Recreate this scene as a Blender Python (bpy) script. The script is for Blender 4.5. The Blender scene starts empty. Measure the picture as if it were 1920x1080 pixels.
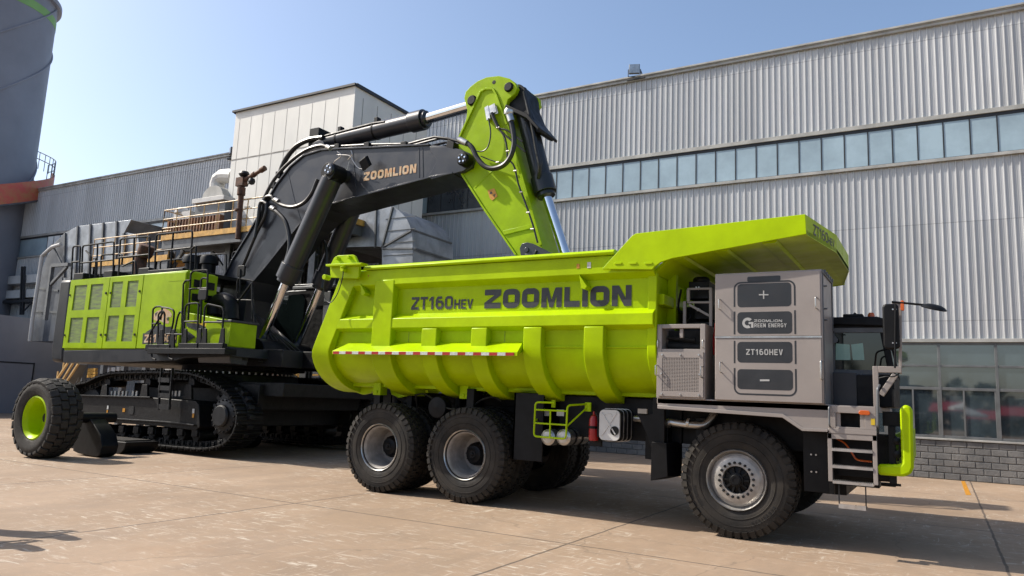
import bpy, math, random
from mathutils import Vector, Matrix
random.seed(7)
C = bpy.context.scene
COL = C.collection
R = math.radians
# ---------------------------------------------------------------- camera (solved from the photo's vanishing points)
F_PX = 1391.06; YAW = R(30.14527596); PIT = R(8.38187894); ROL = R(-2.4047452); EYE = Vector((0, 0, 1.78))
_f = Vector((-math.sin(YAW)*math.cos(PIT), math.cos(YAW)*math.cos(PIT), math.sin(PIT)))
_r = Vector((math.cos(YAW), math.sin(YAW), 0)); _d = _f.cross(_r)
CR = math.cos(ROL)*_r + math.sin(ROL)*_d; CD = -math.sin(ROL)*_r + math.cos(ROL)*_d
def ray(px, py): return CR*((px-960)/F_PX) + CD*((py-540)/F_PX) + _f
def PY(px, py, Y):                       # the point seen at a photo pixel on the vertical plane at depth Y
    d = ray(px, py); return EYE + d*(Y/d.y)
def PX(px, py, X):
    d = ray(px, py); return EYE + d*(X/d.x)
def PZ(px, py, Z=0):
    d = ray(px, py); return EYE + d*((Z-EYE.z)/d.z)
def XZ(px, py, Y):
    p = PY(px, py, Y); return (p.x, p.z)
cd = bpy.data.cameras.new("camera"); cam = bpy.data.objects.new("camera", cd); COL.objects.link(cam)
cd.sensor_width = 36; cd.lens = F_PX/1920*36; cd.clip_end = 3000; cd.clip_start = .05
cam.matrix_world = Matrix(((CR.x, -CD.x, -_f.x, 0), (CR.y, -CD.y, -_f.y, 0), (CR.z, -CD.z, -_f.z, EYE.z), (0, 0, 0, 1)))
C.camera = cam
C.view_settings.view_transform = 'Standard'; C.view_settings.look = 'None'; C.view_settings.gamma = 1; C.view_settings.exposure = .74
# ---------------------------------------------------------------- light
SUN = Vector((-1, -.32, .96)).normalized()
el = math.asin(SUN.z); az = math.atan2(SUN.x, SUN.y)
W = bpy.data.worlds.new("World"); C.world = W; W.use_nodes = True
nt = W.node_tree; nt.nodes.clear()
o_ = nt.nodes.new('ShaderNodeOutputWorld'); b_ = nt.nodes.new('ShaderNodeBackground'); s_ = nt.nodes.new('ShaderNodeTexSky')
s_.sky_type = 'NISHITA'; s_.sun_disc = False; s_.sun_elevation = el; s_.sun_rotation = az
s_.altitude = 50; s_.air_density = 1.0; s_.dust_density = 2.3; s_.ozone_density = 1.6
b_.inputs[1].default_value = .122
nt.links.new(s_.outputs[0], b_.inputs[0]); nt.links.new(b_.outputs[0], o_.inputs[0])
sl = bpy.data.lights.new("sun", 'SUN'); sl.energy = 4.2; sl.angle = R(.55); sl.color = (1, .93, .83)
so = bpy.data.objects.new("sun", sl); COL.objects.link(so); so.rotation_euler = SUN.to_track_quat('Z', 'Y').to_euler()
# ---------------------------------------------------------------- materials
def mat(name, col, rough=.5, metal=0., var=.08, scale=3., bump=0., bscale=40., coat=0., spec=.5, col2=None, stretch=None, emis=None, ior=0):
    m = bpy.data.materials.new(name); m.use_nodes = True; t = m.node_tree; n = t.nodes; l = t.links
    p = n['Principled BSDF']; p.inputs['Roughness'].default_value = rough; p.inputs['Metallic'].default_value = metal
    p.inputs['Specular IOR Level'].default_value = spec
    if coat: p.inputs['Coat Weight'].default_value = coat; p.inputs['Coat Roughness'].default_value = .08
    tc = n.new('ShaderNodeTexCoord'); src = tc.outputs['Object']
    if stretch:
        mp = n.new('ShaderNodeMapping'); mp.inputs['Scale'].default_value = stretch; l.new(src, mp.inputs[0]); src = mp.outputs[0]
    no = n.new('ShaderNodeTexNoise'); no.inputs['Scale'].default_value = scale; no.inputs['Detail'].default_value = 7; no.inputs['Roughness'].default_value = .62
    l.new(src, no.inputs['Vector'])
    mx = n.new('ShaderNodeMix'); mx.data_type = 'RGBA'
    k_ = 1. if metal > .6 else .68
    c = Vector(col)*k_; c2 = Vector(col2)*k_ if col2 else c*(1-var*2.2)
    mx.inputs['A'].default_value = (*(c2), 1); mx.inputs['B'].default_value = (*(c if col2 else c*(1+var)), 1)
    cr = n.new('ShaderNodeMapRange'); cr.inputs[1].default_value = .36; cr.inputs[2].default_value = .64
    l.new(no.outputs[0], cr.inputs[0]); l.new(cr.outputs[0], mx.inputs['Factor']); l.new(mx.outputs['Result'], p.inputs['Base Color'])
    rr = n.new('ShaderNodeMapRange'); rr.inputs[1].default_value = .3; rr.inputs[2].default_value = .7
    rr.inputs[3].default_value = max(.02, rough*.82); rr.inputs[4].default_value = min(1, rough*1.2)
    n2 = n.new('ShaderNodeTexNoise'); n2.inputs['Scale'].default_value = scale*2.7; n2.inputs['Detail'].default_value = 4
    l.new(src, n2.inputs['Vector']); l.new(n2.outputs[0], rr.inputs[0]); l.new(rr.outputs[0], p.inputs['Roughness'])
    if bump:
        bn = n.new('ShaderNodeTexNoise'); bn.inputs['Scale'].default_value = bscale; bn.inputs['Detail'].default_value = 6
        l.new(src, bn.inputs['Vector']); bp = n.new('ShaderNodeBump'); bp.inputs['Strength'].default_value = bump; bp.inputs['Distance'].default_value = .02
        l.new(bn.outputs[0], bp.inputs['Height']); l.new(bp.outputs[0], p.inputs['Normal'])
    if ior: p.inputs['IOR'].default_value = ior
    if emis: p.inputs['Emission Color'].default_value = (*emis, 1); p.inputs['Emission Strength'].default_value = 1
    return m
M = {}
M['green'] = mat('green_paint', (.53, .755, .001), .36, 0, .07, 1.6, spec=.12, bump=.07, bscale=1.8)
M['green_ex'] = mat('green_paint_dusty', (.41, .61, .004), .38, 0, .07, 1.8, spec=.14, bump=.04, bscale=2.)
M['grey_panel'] = mat('warm_grey_paint', (.385, .338, .305), .42, 0, .05, 1.2, coat=.1, bump=.03, bscale=2)
M['decal'] = mat('dark_decal', (.030, .032, .036), .38, 0, .08)
M['tyreletter'] = mat('black_sidewall_lettering', (.004, .004, .004), .5)
M['shade_galv'] = mat('shaded_sheet', (.115, .13, .155), .5, .1, .12, 1.5)  # shade of the turned duct end put into a darker sheet colour
M['letter'] = mat('dark_lettering', (.035, .036, .042), .45, 0, .05)
M['silverletter'] = mat('silver_lettering', (.52, .52, .50), .4, 0, .05)
M['black'] = mat('black_paint', (.006, .0065, .008), .5, 0, .25, 3, spec=.22)
M['cw'] = mat('counterweight_paint', (.020, .022, .027), .45, 0, .12, 1.2, spec=.3)
M['boom'] = mat('charcoal_paint', (.030, .033, .044), .36, 0, .1, 1.0, coat=.15, spec=.4)
M['track'] = mat('dusty_black_steel', (.009, .009, .009), .5, 0, .35, 6, bump=.2, bscale=30, spec=.3)
M['darksteel'] = mat('dark_steel', (.018, .019, .021), .5, .3, .2, 5, bump=.08)
M['rubber'] = mat('tyre_rubber', (.020, .019, .018), .72, 0, .18, 2.2, bump=.25, bscale=70, col2=(.052, .044, .035), spec=.25)
M['tread'] = mat('worn_tread_rubber', (.034, .032, .029), .8, 0, .2, 9, bump=.3, bscale=60, col2=(.05, .045, .038), spec=.3)
M['rim'] = mat('silver_rim_paint', (.46, .43, .40), .45, .2, .12, 6, bump=.04)
M['rimf'] = mat('bright_rim_paint', (.50, .47, .43), .38, .3, .14, 5, bump=.04)
M['chrome'] = mat('chrome_rod', (.74, .75, .76), .12, 1, .03)
M['steel'] = mat('bare_steel', (.52, .51, .49), .32, .9, .12, 5)
M['galv'] = mat('galvanised_sheet', (.37, .40, .44), .42, .5, .14, 1.6, bump=.05, bscale=2.2)
M['galvdark'] = mat('grey_steelwork', (.17, .18, .19), .5, .2, .12, 2)
M['cladding0'] = mat('corrugated_steel', (.76, .77, .77), .42, .15, .03, .5, stretch=(4, 4, .25), bump=.03, bscale=3)
M['fascia'] = mat('fascia_grey', (.55, .54, .50), .5, .1, .12, 1.5)
M['frame'] = mat('window_frame_grey', (.20, .205, .205), .45, .2, .1, 3)
M['framedark'] = mat('window_frame_dark', (.035, .037, .042), .5, .2, .1, 3)
M['pane_hi'] = mat('sky_tinted_pane', (.46, .60, .68), .22, 0, .10, .55, spec=.8, bump=.03, bscale=.9)  # blue of the reflected sky put into the base colour
M['pane_dk'] = mat('dim_pane', (.05, .06, .07), .10, 0, .3, .8, ior=1.8, bump=.02, bscale=1.2)
M['pane_lo'] = mat('dark_glass', (.055, .078, .092), .035, 0, .2, .8, ior=2.3, bump=.015, bscale=1.1)
M['cabglass'] = mat('cab_glass', (.010, .016, .016), .05, 0, .2, .8, ior=1.7)
M['interior'] = mat('dark_interior', (.012, .012, .013), .8, 0, .3)
M['orange'] = mat('orange_lens', (.75, .13, .01), .25, 0, .08, spec=.6)
M['red'] = mat('red_paint', (.50, .015, .015), .35, 0, .08)
M['white'] = mat('white_paint', (.74, .73, .70), .45, 0, .06, 2)
M['tower'] = mat('cream_wall_panel', (.98, .97, .90), .5, 0, .04, .7, stretch=(1, 1, .35), bump=.05, bscale=1.3)
M['seam'] = mat('dark_seam', (.42, .40, .36), .7, 0, .2)
M['trim'] = mat('dark_trim', (.03, .03, .035), .5, 0, .1)
M['rust'] = mat('rusty_steel', (.19, .085, .045), .75, .1, .3, 6, col2=(.07, .035, .022), bump=.3)
M['rustcorr'] = mat('rusty_corrugated', (.32, .13, .045), .7, .1, .3, 4, col2=(.10, .055, .04), bump=.2)
M['yellow'] = mat('yellow_ochre_paint', (.85, .47, .09), .5, 0, .15, 4)
M['railyellow'] = mat('faded_yellow_rail', (.82, .54, .22), .5, 0, .15, 4)
M['stickery'] = mat('amber_sticker', (.75, .33, .02), .45, 0, .1, 30)
M['stickerw'] = mat('white_sticker', (.75, .75, .72), .45, 0, .1, 30)
M['copper'] = mat('orange_lettering', (.74, .36, .14), .4, 0, .2, 9, col2=(.74, .60, .40))
M['silo'] = mat('silo_grey_paint', (.34, .345, .39), .55, 0, .06, .25)
M['silogreen'] = mat('silo_green_band', (.30, .56, .16), .55, 0, .05, .5)
M['redband'] = mat('red_stair_panel', (.90, .15, .11), .55, 0, .35, 2.2, col2=(.75, .30, .12), bump=.3, bscale=9)
M['hose'] = mat('black_hose', (.014, .014, .015), .4, 0, .15)
M['skin'] = mat('skin', (.45, .26, .18), .55)
M['cloth'] = mat('dark_clothes', (.03, .035, .05), .8, 0, .2, 12)
M['mesh'] = mat('perforated_mesh', (.24, .36, .05), .6, 0, .3, 2.5, col2=(.11, .14, .07), stretch=(1, 1, 6))
M['yelpaint'] = mat('yellow_graphic', (.80, .56, .03), .4, 0, .1)
M['mirror'] = mat('mirror_glass', (.6, .62, .65), .05, 1, .02)
M['concrete'] = mat('rough_concrete', (.42, .39, .34), .8, 0, .12, 1.5, bump=.2, bscale=12)
def cladding_material():
    m = M['cladding0'].copy(); m.name = 'corrugated_cladding'; t = m.node_tree; n = t.nodes; l = t.links; p = n['Principled BSDF']
    src = p.inputs['Base Color'].links[0].from_socket; tc = n.new('ShaderNodeTexCoord'); sp_ = n.new('ShaderNodeSeparateXYZ'); l.new(tc.outputs['Object'], sp_.inputs[0])
    def mth(op, a, b=0.):
        x = n.new('ShaderNodeMath'); x.operation = op
        for i, v in enumerate((a, b)):
            if isinstance(v, (int, float)): x.inputs[i].default_value = v
            else: l.new(v, x.inputs[i])
        return x.outputs[0]
    ix = mth('FLOOR', mth('DIVIDE', sp_.outputs[0], .985)); iz = mth('FLOOR', mth('DIVIDE', mth('ADD', sp_.outputs[2], 1.3), 2.9))
    wn = n.new('ShaderNodeTexWhiteNoise'); wn.noise_dimensions = '2D'; cb = n.new('ShaderNodeCombineXYZ'); l.new(ix, cb.inputs[0]); l.new(iz, cb.inputs[1]); l.new(cb.outputs[0], wn.inputs['Vector'])
    f = mth('ADD', mth('MULTIPLY', wn.outputs[0], .16), .86)
    lap = mth('LESS_THAN', mth('PINGPONG', mth('ADD', sp_.outputs[2], 1.3), 1.45), .012); f = mth('MULTIPLY', f, mth('SUBTRACT', 1., mth('MULTIPLY', lap, .35)))
    vm = n.new('ShaderNodeVectorMath'); vm.operation = 'SCALE'; l.new(src, vm.inputs[0]); l.new(f, vm.inputs['Scale'])
    mp = n.new('ShaderNodeMapping'); mp.inputs['Scale'].default_value = (1.2, 1.2, .3); l.new(tc.outputs['Object'], mp.inputs[0])
    no = n.new('ShaderNodeTexNoise'); no.inputs['Scale'].default_value = 1.2; no.inputs['Detail'].default_value = 8; l.new(mp.outputs[0], no.inputs['Vector'])
    mr = n.new('ShaderNodeMapRange'); mr.inputs[1].default_value = .55; mr.inputs[2].default_value = .78; mr.inputs[4].default_value = .18; l.new(no.outputs[0], mr.inputs[0])
    mx = n.new('ShaderNodeMix'); mx.data_type = 'RGBA'; mx.inputs['B'].default_value = (.20, .15, .11, 1); l.new(vm.outputs[0], mx.inputs['A']); l.new(mr.outputs[0], mx.inputs['Factor']); l.new(mx.outputs['Result'], p.inputs['Base Color'])
    return m
M['cladding'] = cladding_material()
# ---------------------------------------------------------------- mesh builder
def origin(parent): return Vector(parent['_o']) if parent is not None else Vector((0, 0, 0))
class MB:
    def __init__(s): s.v = []; s.f = []
    def add(s, vs, fs):
        k = len(s.v); s.v += [Vector(v) for v in vs]; s.f += [tuple(i+k for i in f) for f in fs]; return s
    def box(s, x0, x1, y0, y1, z0, z1):
        x0, x1 = sorted((x0, x1)); y0, y1 = sorted((y0, y1)); z0, z1 = sorted((z0, z1))
        return s.add([(x, y, z) for z in (z0, z1) for y in (y0, y1) for x in (x0, x1)],
                     [(0, 2, 3, 1), (4, 5, 7, 6), (0, 1, 5, 4), (2, 6, 7, 3), (0, 4, 6, 2), (1, 3, 7, 5)])
    def obox(s, c, ax, ay, az):          # centre and three half vectors
        c, ax, ay, az = Vector(c), Vector(ax), Vector(ay), Vector(az)
        if ax.cross(ay).dot(az) < 0: ax = -ax
        return s.add([c+i*ax+j*ay+k*az for k in (-1, 1) for j in (-1, 1) for i in (-1, 1)],
                     [(0, 2, 3, 1), (4, 5, 7, 6), (0, 1, 5, 4), (2, 6, 7, 3), (0, 4, 6, 2), (1, 3, 7, 5)])
    def bar(s, p, q, w, h=None, up=(0, 0, 1)):
        p, q = Vector(p), Vector(q); d = (q-p).normalized(); u = Vector(up)
        if abs(d.dot(u)) > .98: u = Vector((1, 0, 0))
        sd = d.cross(u).normalized(); u = sd.cross(d); h = h or w
        return s.obox((p+q)/2, sd*w/2, (q-p)/2, u*h/2)
    def prism(s, poly, y0, y1):          # (x,z) outline pushed along Y
        n = len(poly); a = sum(poly[i][0]*poly[(i+1) % n][1]-poly[(i+1) % n][0]*poly[i][1] for i in range(n))
        if a < 0: poly = poly[::-1]
        vs = [(x, y0, z) for x, z in poly]+[(x, y1, z) for x, z in poly]
        return s.add(vs, [tuple(range(n)), tuple(range(2*n-1, n-1, -1))]+[((i+1) % n, i, i+n, (i+1) % n+n) for i in range(n)])
    def prismx(s, poly, x0, x1):         # (y,z) outline pushed along X
        n = len(poly); a = sum(poly[i][0]*poly[(i+1) % n][1]-poly[(i+1) % n][0]*poly[i][1] for i in range(n))
        if a < 0: poly = poly[::-1]
        vs = [(x0, y, z) for y, z in poly]+[(x1, y, z) for y, z in poly]
        return s.add(vs, [tuple(range(n-1, -1, -1)), tuple(range(n, 2*n))]+[(i, (i+1) % n, (i+1) % n+n, i+n) for i in range(n)])
    def prismz(s, poly, z0, z1):
        n = len(poly); a = sum(poly[i][0]*poly[(i+1) % n][1]-poly[(i+1) % n][0]*poly[i][1] for i in range(n))
        if a < 0: poly = poly[::-1]
        vs = [(x, y, z0) for x, y in poly]+[(x, y, z1) for x, y in poly]
        return s.add(vs, [tuple(range(n-1, -1, -1)), tuple(range(n, 2*n))]+[(i, (i+1) % n, (i+1) % n+n, i+n) for i in range(n)])
    def ribbon3(s, pts, offs, cap=True): # strip from a list of point pairs given thickness vector
        return s
    def tube(s, pts, r, n=8, cap=True, closed=False):
        pts = [Vector(p) for p in pts]; N = len(pts); up = None; rings = []
        for i, p in enumerate(pts):
            if closed: d = (pts[(i+1) % N]-pts[i-1])
            else: d = pts[min(i+1, N-1)]-pts[max(i-1, 0)]
            d.normalize()
            if up is None: up = Vector((0, 0, 1)) if abs(d.z) < .9 else Vector((1, 0, 0))
            sd = d.cross(up)
            if sd.length < 1e-5: sd = d.cross(Vector((.3, 1, .2)))
            sd.normalize(); up = sd.cross(d)
            rr = r[i] if isinstance(r, (list, tuple)) else r
            rings.append([p+rr*(math.cos(2*math.pi*k/n)*sd+math.sin(2*math.pi*k/n)*up) for k in range(n)])
        vs = [v for g in rings for v in g]; fs = []
        for i in range(N if closed else N-1):
            j = (i+1) % N
            for k in range(n): fs.append((i*n+k, i*n+(k+1) % n, j*n+(k+1) % n, j*n+k))
        if cap and not closed: fs += [tuple(range(n-1, -1, -1)), tuple((N-1)*n+k for k in range(n))]
        return s.add(vs, fs)
    def cyl(s, p, q, r, r2=None, n=20):
        p, q = Vector(p), Vector(q); return s.tube([p, q], [r, r if r2 is None else r2], n)
    def lathe(s, prof, c, axis=(0, 1, 0), n=48, closed=False):  # prof: (radius, distance along axis)
        c = Vector(c); a = Vector(axis).normalized(); u = a.orthogonal().normalized() if abs(a.y) < .99 else Vector((1, 0, 0)); w = a.cross(u)
        vs = []; m = len(prof)
        for i in range(n):
            t = 2*math.pi*i/n; e = math.cos(t)*u+math.sin(t)*w
            vs += [c+a*h+e*r for r, h in prof]
        fs = []
        for i in range(n):
            j = (i+1) % n
            for k in range(m if closed else m-1):
                k2 = (k+1) % m; fs.append((i*m+k, j*m+k, j*m+k2, i*m+k2))
        if not closed:
            for k, rev in ((0, 0), (m-1, 1)):
                if prof[k][0] > 1e-6: fs.append(tuple((i*m+k) for i in (range(n) if rev else range(n-1, -1, -1))))
        return s.add(vs, fs)
    def disc_poly(s, c, r, y0, y1, n=24): return s.lathe([(r, 0), (r, y1-y0)], (c[0], y0, c[1]), n=n)
    def pieces(s):                       # groups of loose islands that lie close together
        n = len(s.v); par = list(range(n))
        def find(i):
            while par[i] != i: par[i] = par[par[i]]; i = par[i]
            return i
        for f in s.f:
            a = find(f[0])
            for i in f[1:]:
                b = find(i)
                if a != b: par[b] = a
        root = [find(i) for i in range(n)]; ids = {}
        for r in root: ids.setdefault(r, len(ids))
        k = len(ids); isl = [ids[r] for r in root]
        if k == 1 or k > 900: return None
        lo = [[1e9]*3 for _ in range(k)]; hi = [[-1e9]*3 for _ in range(k)]
        for i, v in zip(isl, s.v):
            for c in range(3): lo[i][c] = min(lo[i][c], v[c]); hi[i][c] = max(hi[i][c], v[c])
        sz = [max(hi[i][c]-lo[i][c] for c in range(3)) for i in range(k)]; q = list(range(k))
        def f2(i):
            while q[i] != i: q[i] = q[q[i]]; i = q[i]
            return i
        for i in range(k):
            for j in range(i+1, k):
                g = sum(max(0, lo[j][c]-hi[i][c], lo[i][c]-hi[j][c])**2 for c in range(3))**.5
                if g <= max(.02, .5*max(sz[i], sz[j])): q[f2(j)] = f2(i)
        gr = {}; used = set(i for f in s.f for i in f)
        for i in range(n):
            if i in used: gr.setdefault(f2(isl[i]), []).append(i)
        if len(gr) < 2 or len(gr) > 70: return None
        out = []; own = {}
        for g_, vs in gr.items():
            mb = MB(); mp = {}
            for i in vs: mp[i] = len(mb.v); mb.v.append(s.v[i]); own[i] = mb
            mb.mp = mp; out.append(mb)
        for f in s.f: mb = own[f[0]]; mb.f.append(tuple(mb.mp[i] for i in f))
        return out
    def build(s, name, m, parent=None, bevel=0., smooth=32, fix=True, split=True):
        if split and 'letter' not in name and parent is not None:
            ps = s.pieces()
            if ps:
                name = {'bolts': 'bolt', 'wheel_nuts': 'wheel_nut', 'slew_bolts': 'slew_bolt', 'treads': 'tread', 'vent_slots': 'vent_slot'}.get(name, name)
                return [mb.build(name, m, parent, bevel, smooth, fix, False) for mb in ps][0]
        me = bpy.data.meshes.new(name); o0 = origin(parent)
        me.from_pydata([v-o0 for v in s.v], [], s.f); me.validate()
        if fix:
            import bmesh
            bm = bmesh.new(); bm.from_mesh(me); bmesh.ops.recalc_face_normals(bm, faces=bm.faces); bm.to_mesh(me); bm.free()
        me.materials.append(M[m] if isinstance(m, str) else m)
        o = bpy.data.objects.new(name, me); COL.objects.link(o)
        if smooth:
            me.shade_smooth(); me.set_sharp_from_angle(angle=R(smooth))
        if bevel:
            b = o.modifiers.new('bevel', 'BEVEL'); b.width = bevel; b.segments = 2; b.limit_method = 'ANGLE'; b.angle_limit = R(40)
            b.harden_normals = False
        if parent is not None: o.parent = parent; o['_o'] = parent['_o']
        else: o['_o'] = (0., 0., 0.)
        return o
def tag(o, label=None, cat=None, group=None, kind=None):
    for k, v in (('label', label), ('category', cat), ('group', group), ('kind', kind)):
        if v: o[k] = v
    return o
def thing(name, label, cat, loc=(0, 0, 0), group=None):
    o = bpy.data.objects.new(name, None); COL.objects.link(o); o.location = loc; o['_o'] = tuple(float(x) for x in loc); o.empty_display_size = .2
    return tag(o, label, cat, group)
def copy_tree(o, parent=None):
    c = o.copy(); COL.objects.link(c)
    if parent is not None: c.parent = parent
    for ch in list(o.children): copy_tree(ch, c)
    return c
def struct(o): o['kind'] = 'structure'; return o
def smooth_path(pts, k=6):
    P = [Vector(p) for p in pts]; P = [2*P[0]-P[1]]+P+[2*P[-1]-P[-2]]; out = []
    for i in range(1, len(P)-2):
        for j in range(k):
            t = j/k; a, b, c, d = P[i-1:i+3]
            out.append(.5*((2*b)+(-a+c)*t+(2*a-5*b+4*c-d)*t*t+(-a+3*b-3*c+d)*t*t*t))
    return out+[P[-2]]
def rail(pts, r=.02, rad=.08):           # a bent handrail: polyline with rounded corners
    P = [Vector(p) for p in pts]; out = [P[0]]
    for i in range(1, len(P)-1):
        a, b, c = P[i-1:i+2]; d1 = (a-b); d2 = (c-b); q = min(rad, d1.length*.45, d2.length*.45)
        p1 = b+d1.normalized()*q; p2 = b+d2.normalized()*q
        for t in (0, .25, .5, .75, 1): out.append((1-t)**2*p1+2*t*(1-t)*b+t*t*p2)
    return out+[P[-1]]
# ---------------------------------------------------------------- block lettering
def glyph(c, w, t):
    # returns ribbons and polygons in a box w x 1
    a, b, e, f = t/2, w-t/2, t/2, 1-t/2
    def S(pts, closed=False): return ('s', [(a+(b-a)*x, e+(f-e)*y) for x, y in pts], closed)
    k = .22
    ka, kb = .30, .24; ring = []
    for cx, cy, a0 in ((1-ka, 1-kb, 0), (ka, 1-kb, 90), (ka, kb, 180), (1-ka, kb, 270)):
        ring += [(cx+ka*math.cos(R(a0+18*i)), cy+kb*math.sin(R(a0+18*i))) for i in range(6)]
    if c in 'O0': return [S(ring, True)]
    if c == 'Z':
        d = t*1.35; return [('p', [(0, 1), (w, 1), (w, 1-t), (d, t), (w, t), (w, 0), (0, 0), (0, t), (w-d, 1-t), (0, 1-t)])]
    if c == 'L': return [('p', [(0, 0), (w, 0), (w, t), (t, t), (t, 1), (0, 1)])]
    if c == 'I': return [('p', [(0, 0), (t, 0), (t, 1), (0, 1)])]
    if c == 'M': return [('p', [(0, 0), (t, 0), (t, .62), (w/2-t*.35, 0), (w/2+t*.35, 0), (w-t, .62), (w-t, 0), (w, 0), (w, 1), (w-t*1.25, 1), (w/2, .38), (t*1.25, 1), (0, 1)])]
    if c == 'N': return [('p', [(0, 0), (t, 0), (t, .62), (w-t*1.2, 0), (w, 0), (w, 1), (w-t, 1), (w-t, .38), (t*1.2, 1), (0, 1)])]
    if c == 'T': return [('p', [(w/2-t/2, 0), (w/2+t/2, 0), (w/2+t/2, 1-t), (w, 1-t), (w, 1), (0, 1), (0, 1-t), (w/2-t/2, 1-t)])]
    if c == 'H': return [('p', [(0, 0), (t, 0), (t, .5-t/2), (w-t, .5-t/2), (w-t, 0), (w, 0), (w, 1), (w-t, 1), (w-t, .5+t/2), (t, .5+t/2), (t, 1), (0, 1)])]
    if c == 'E': return [('p', [(0, 0), (w, 0), (w, t), (t, t), (t, .5-t/2), (w*.9, .5-t/2), (w*.9, .5+t/2), (t, .5+t/2), (t, 1-t), (w, 1-t), (w, 1), (0, 1)])]
    if c == 'V': return [('p', [(w/2-t*.5, 0), (w/2+t*.5, 0), (w, 1), (w-t*1.05, 1), (w/2, .28), (t*1.05, 1), (0, 1)])]
    if c == 'Y': return [('p', [(w/2-t/2, 0), (w/2+t/2, 0), (w/2+t/2, .45), (w, 1), (w-t*1.15, 1), (w/2, .62), (t*1.15, 1), (0, 1), (w/2-t/2, .45)])]
    if c == '1': return [('p', [(w*.45, 0), (w*.45+t, 0), (w*.45+t, 1), (w*.45, 1), (w*.05, .8), (w*.05, .8-t*.9), (w*.45, 1-t*1.25)])]
    if c == '6': return [S([(.85, 1), (k, 1), (0, 1-k), (0, k), (k, 0), (1-k, 0), (1, k*.8), (1, .42), (1-k, .6), (t/(b-a)*.5, .6)])]
    if c == '9': return [S([(.15, 0), (1-k, 0), (1, k), (1, 1-k), (1-k, 1), (k, 1), (0, 1-k*.8), (0, .58), (k, .4), (1-t/(b-a)*.5, .4)])]
    if c == '5': return [S([(1, 1), (0, 1), (0, .56), (1-k, .56), (1, .42), (1, k*.8), (1-k, 0), (0, 0)])]
    if c == '2': return [S([(0, 1), (1-k, 1), (1, 1-k), (1, .62), (0, .3), (0, 0), (1, 0)])]
    if c == '3': return [S([(0, 1), (1-k, 1), (1, 1-k*.8), (1, .62), (1-k, .52), (.25, .52)]), ('q', S([(.9, .44), (1, .36), (1, k*.8), (1-k, 0), (0, 0)]))]
    if c == 'G': return [S([(1, .8), (1-k, 1), (k, 1), (0, 1-k), (0, k), (k, 0), (1-k, 0), (1, k), (1, .48), (.55, .48)])]
    if c == 'R': return [S([(0, -t/2/(f-e)), (0, 1), (1-k, 1), (1, 1-k*.8), (1, .6), (1-k, .45), (t/(b-a)*.5, .45)]), ('q', ('p', [(w*.4, .45), (w*.4+t, .45), (w, 0), (w-t*1.1, 0)]))]
    if c == '+': return [('p', [(w/2-t/2, .1), (w/2+t/2, .1), (w/2+t/2, .5-t/2), (w, .5-t/2), (w, .5+t/2), (w/2+t/2, .5+t/2), (w/2+t/2, .9), (w/2-t/2, .9), (w/2-t/2, .5+t/2), (0, .5+t/2), (0, .5-t/2), (w/2-t/2, .5-t/2)])]
    if c == '-': return [('p', [(0, .5-t/2), (w, .5-t/2), (w, .5+t/2), (0, .5+t/2)])]
    if c == '/': return [('p', [(0, 0), (t, 0), (w, 1), (w-t, 1)])]
    return []
WID = {'I': 'I', 'M': 1.15, '1': .72, 'L': .85, 'T': .95, 'E': .88, ' ': .5, '/': .6}
def text(mb, s, fn, h, t=.24, wf=.8, gap=.14, heights=None):
    u = 0.
    for i, c in enumerate(s):
        hh = h*(heights[i] if heights else 1.)
        w = t if c == 'I' else wf*WID.get(c, 1.)
        for g in glyph(c, w, t):
            dz = 0.
            if g[0] == 'q': g = g[1]; dz = .0015
            if g[0] == 'p':
                mb.add([fn(u+x*hh, y*hh, dz) for x, y in g[1]], [tuple(range(len(g[1])))])
            else:
                P = [Vector((x, y, 0)) for x, y in g[1]]; n = len(P); L = []; Rr = []
                for j in range(n):
                    if g[2]: a, b = P[j-1], P[(j+1) % n]
                    else: a, b = P[max(j-1, 0)], P[min(j+1, n-1)]
                    d1 = (P[j]-a).normalized() if (P[j]-a).length > 0 else (b-P[j]).normalized()
                    d2 = (b-P[j]).normalized() if (b-P[j]).length > 0 else d1
                    m = (d1+d2).normalized(); nn = Vector((-m.y, m.x, 0)); q = (t/2)/max(.4, m.dot(d1))
                    L.append(P[j]+nn*q); Rr.append(P[j]-nn*q)
                vs = [fn(u+p.x*hh, p.y*hh, dz) for p in L]+[fn(u+p.x*hh, p.y*hh, dz) for p in Rr]
                fs = [(j, (j+1) % n, (j+1) % n+n, j+n) for j in range(n if g[2] else n-1)]
                mb.add(vs, fs)
        u += (w+gap)*hh
    return u-gap*h
def twid(s, h, t, wf, gap, heights=None):
    return sum(((t if c == 'I' else wf*WID.get(c, 1.))+gap)*h*(heights[i] if heights else 1) for i, c in enumerate(s))-gap*h
def text_fit(mb, s, p0, p1, h, t, gap, off=(0, -.004, 0), heights=None, up=None):
    # lettering between two world points on a wall plane, widths chosen to fill the distance
    p0, p1 = Vector(p0), Vector(p1); L = (p1-p0).length; ux = (p1-p0).normalized(); uz = Vector(up) if up else Vector((0, 0, 1)); off = Vector(off)
    lo, hi = .2, 3.
    for _ in range(40):
        m = (lo+hi)/2
        if twid(s, h, t, m, gap, heights) > L: hi = m
        else: lo = m
    text(mb, s, lambda u, v, d: p0+ux*u+uz*v+off*(1+d*200), h, t, m, gap, heights)
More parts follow.
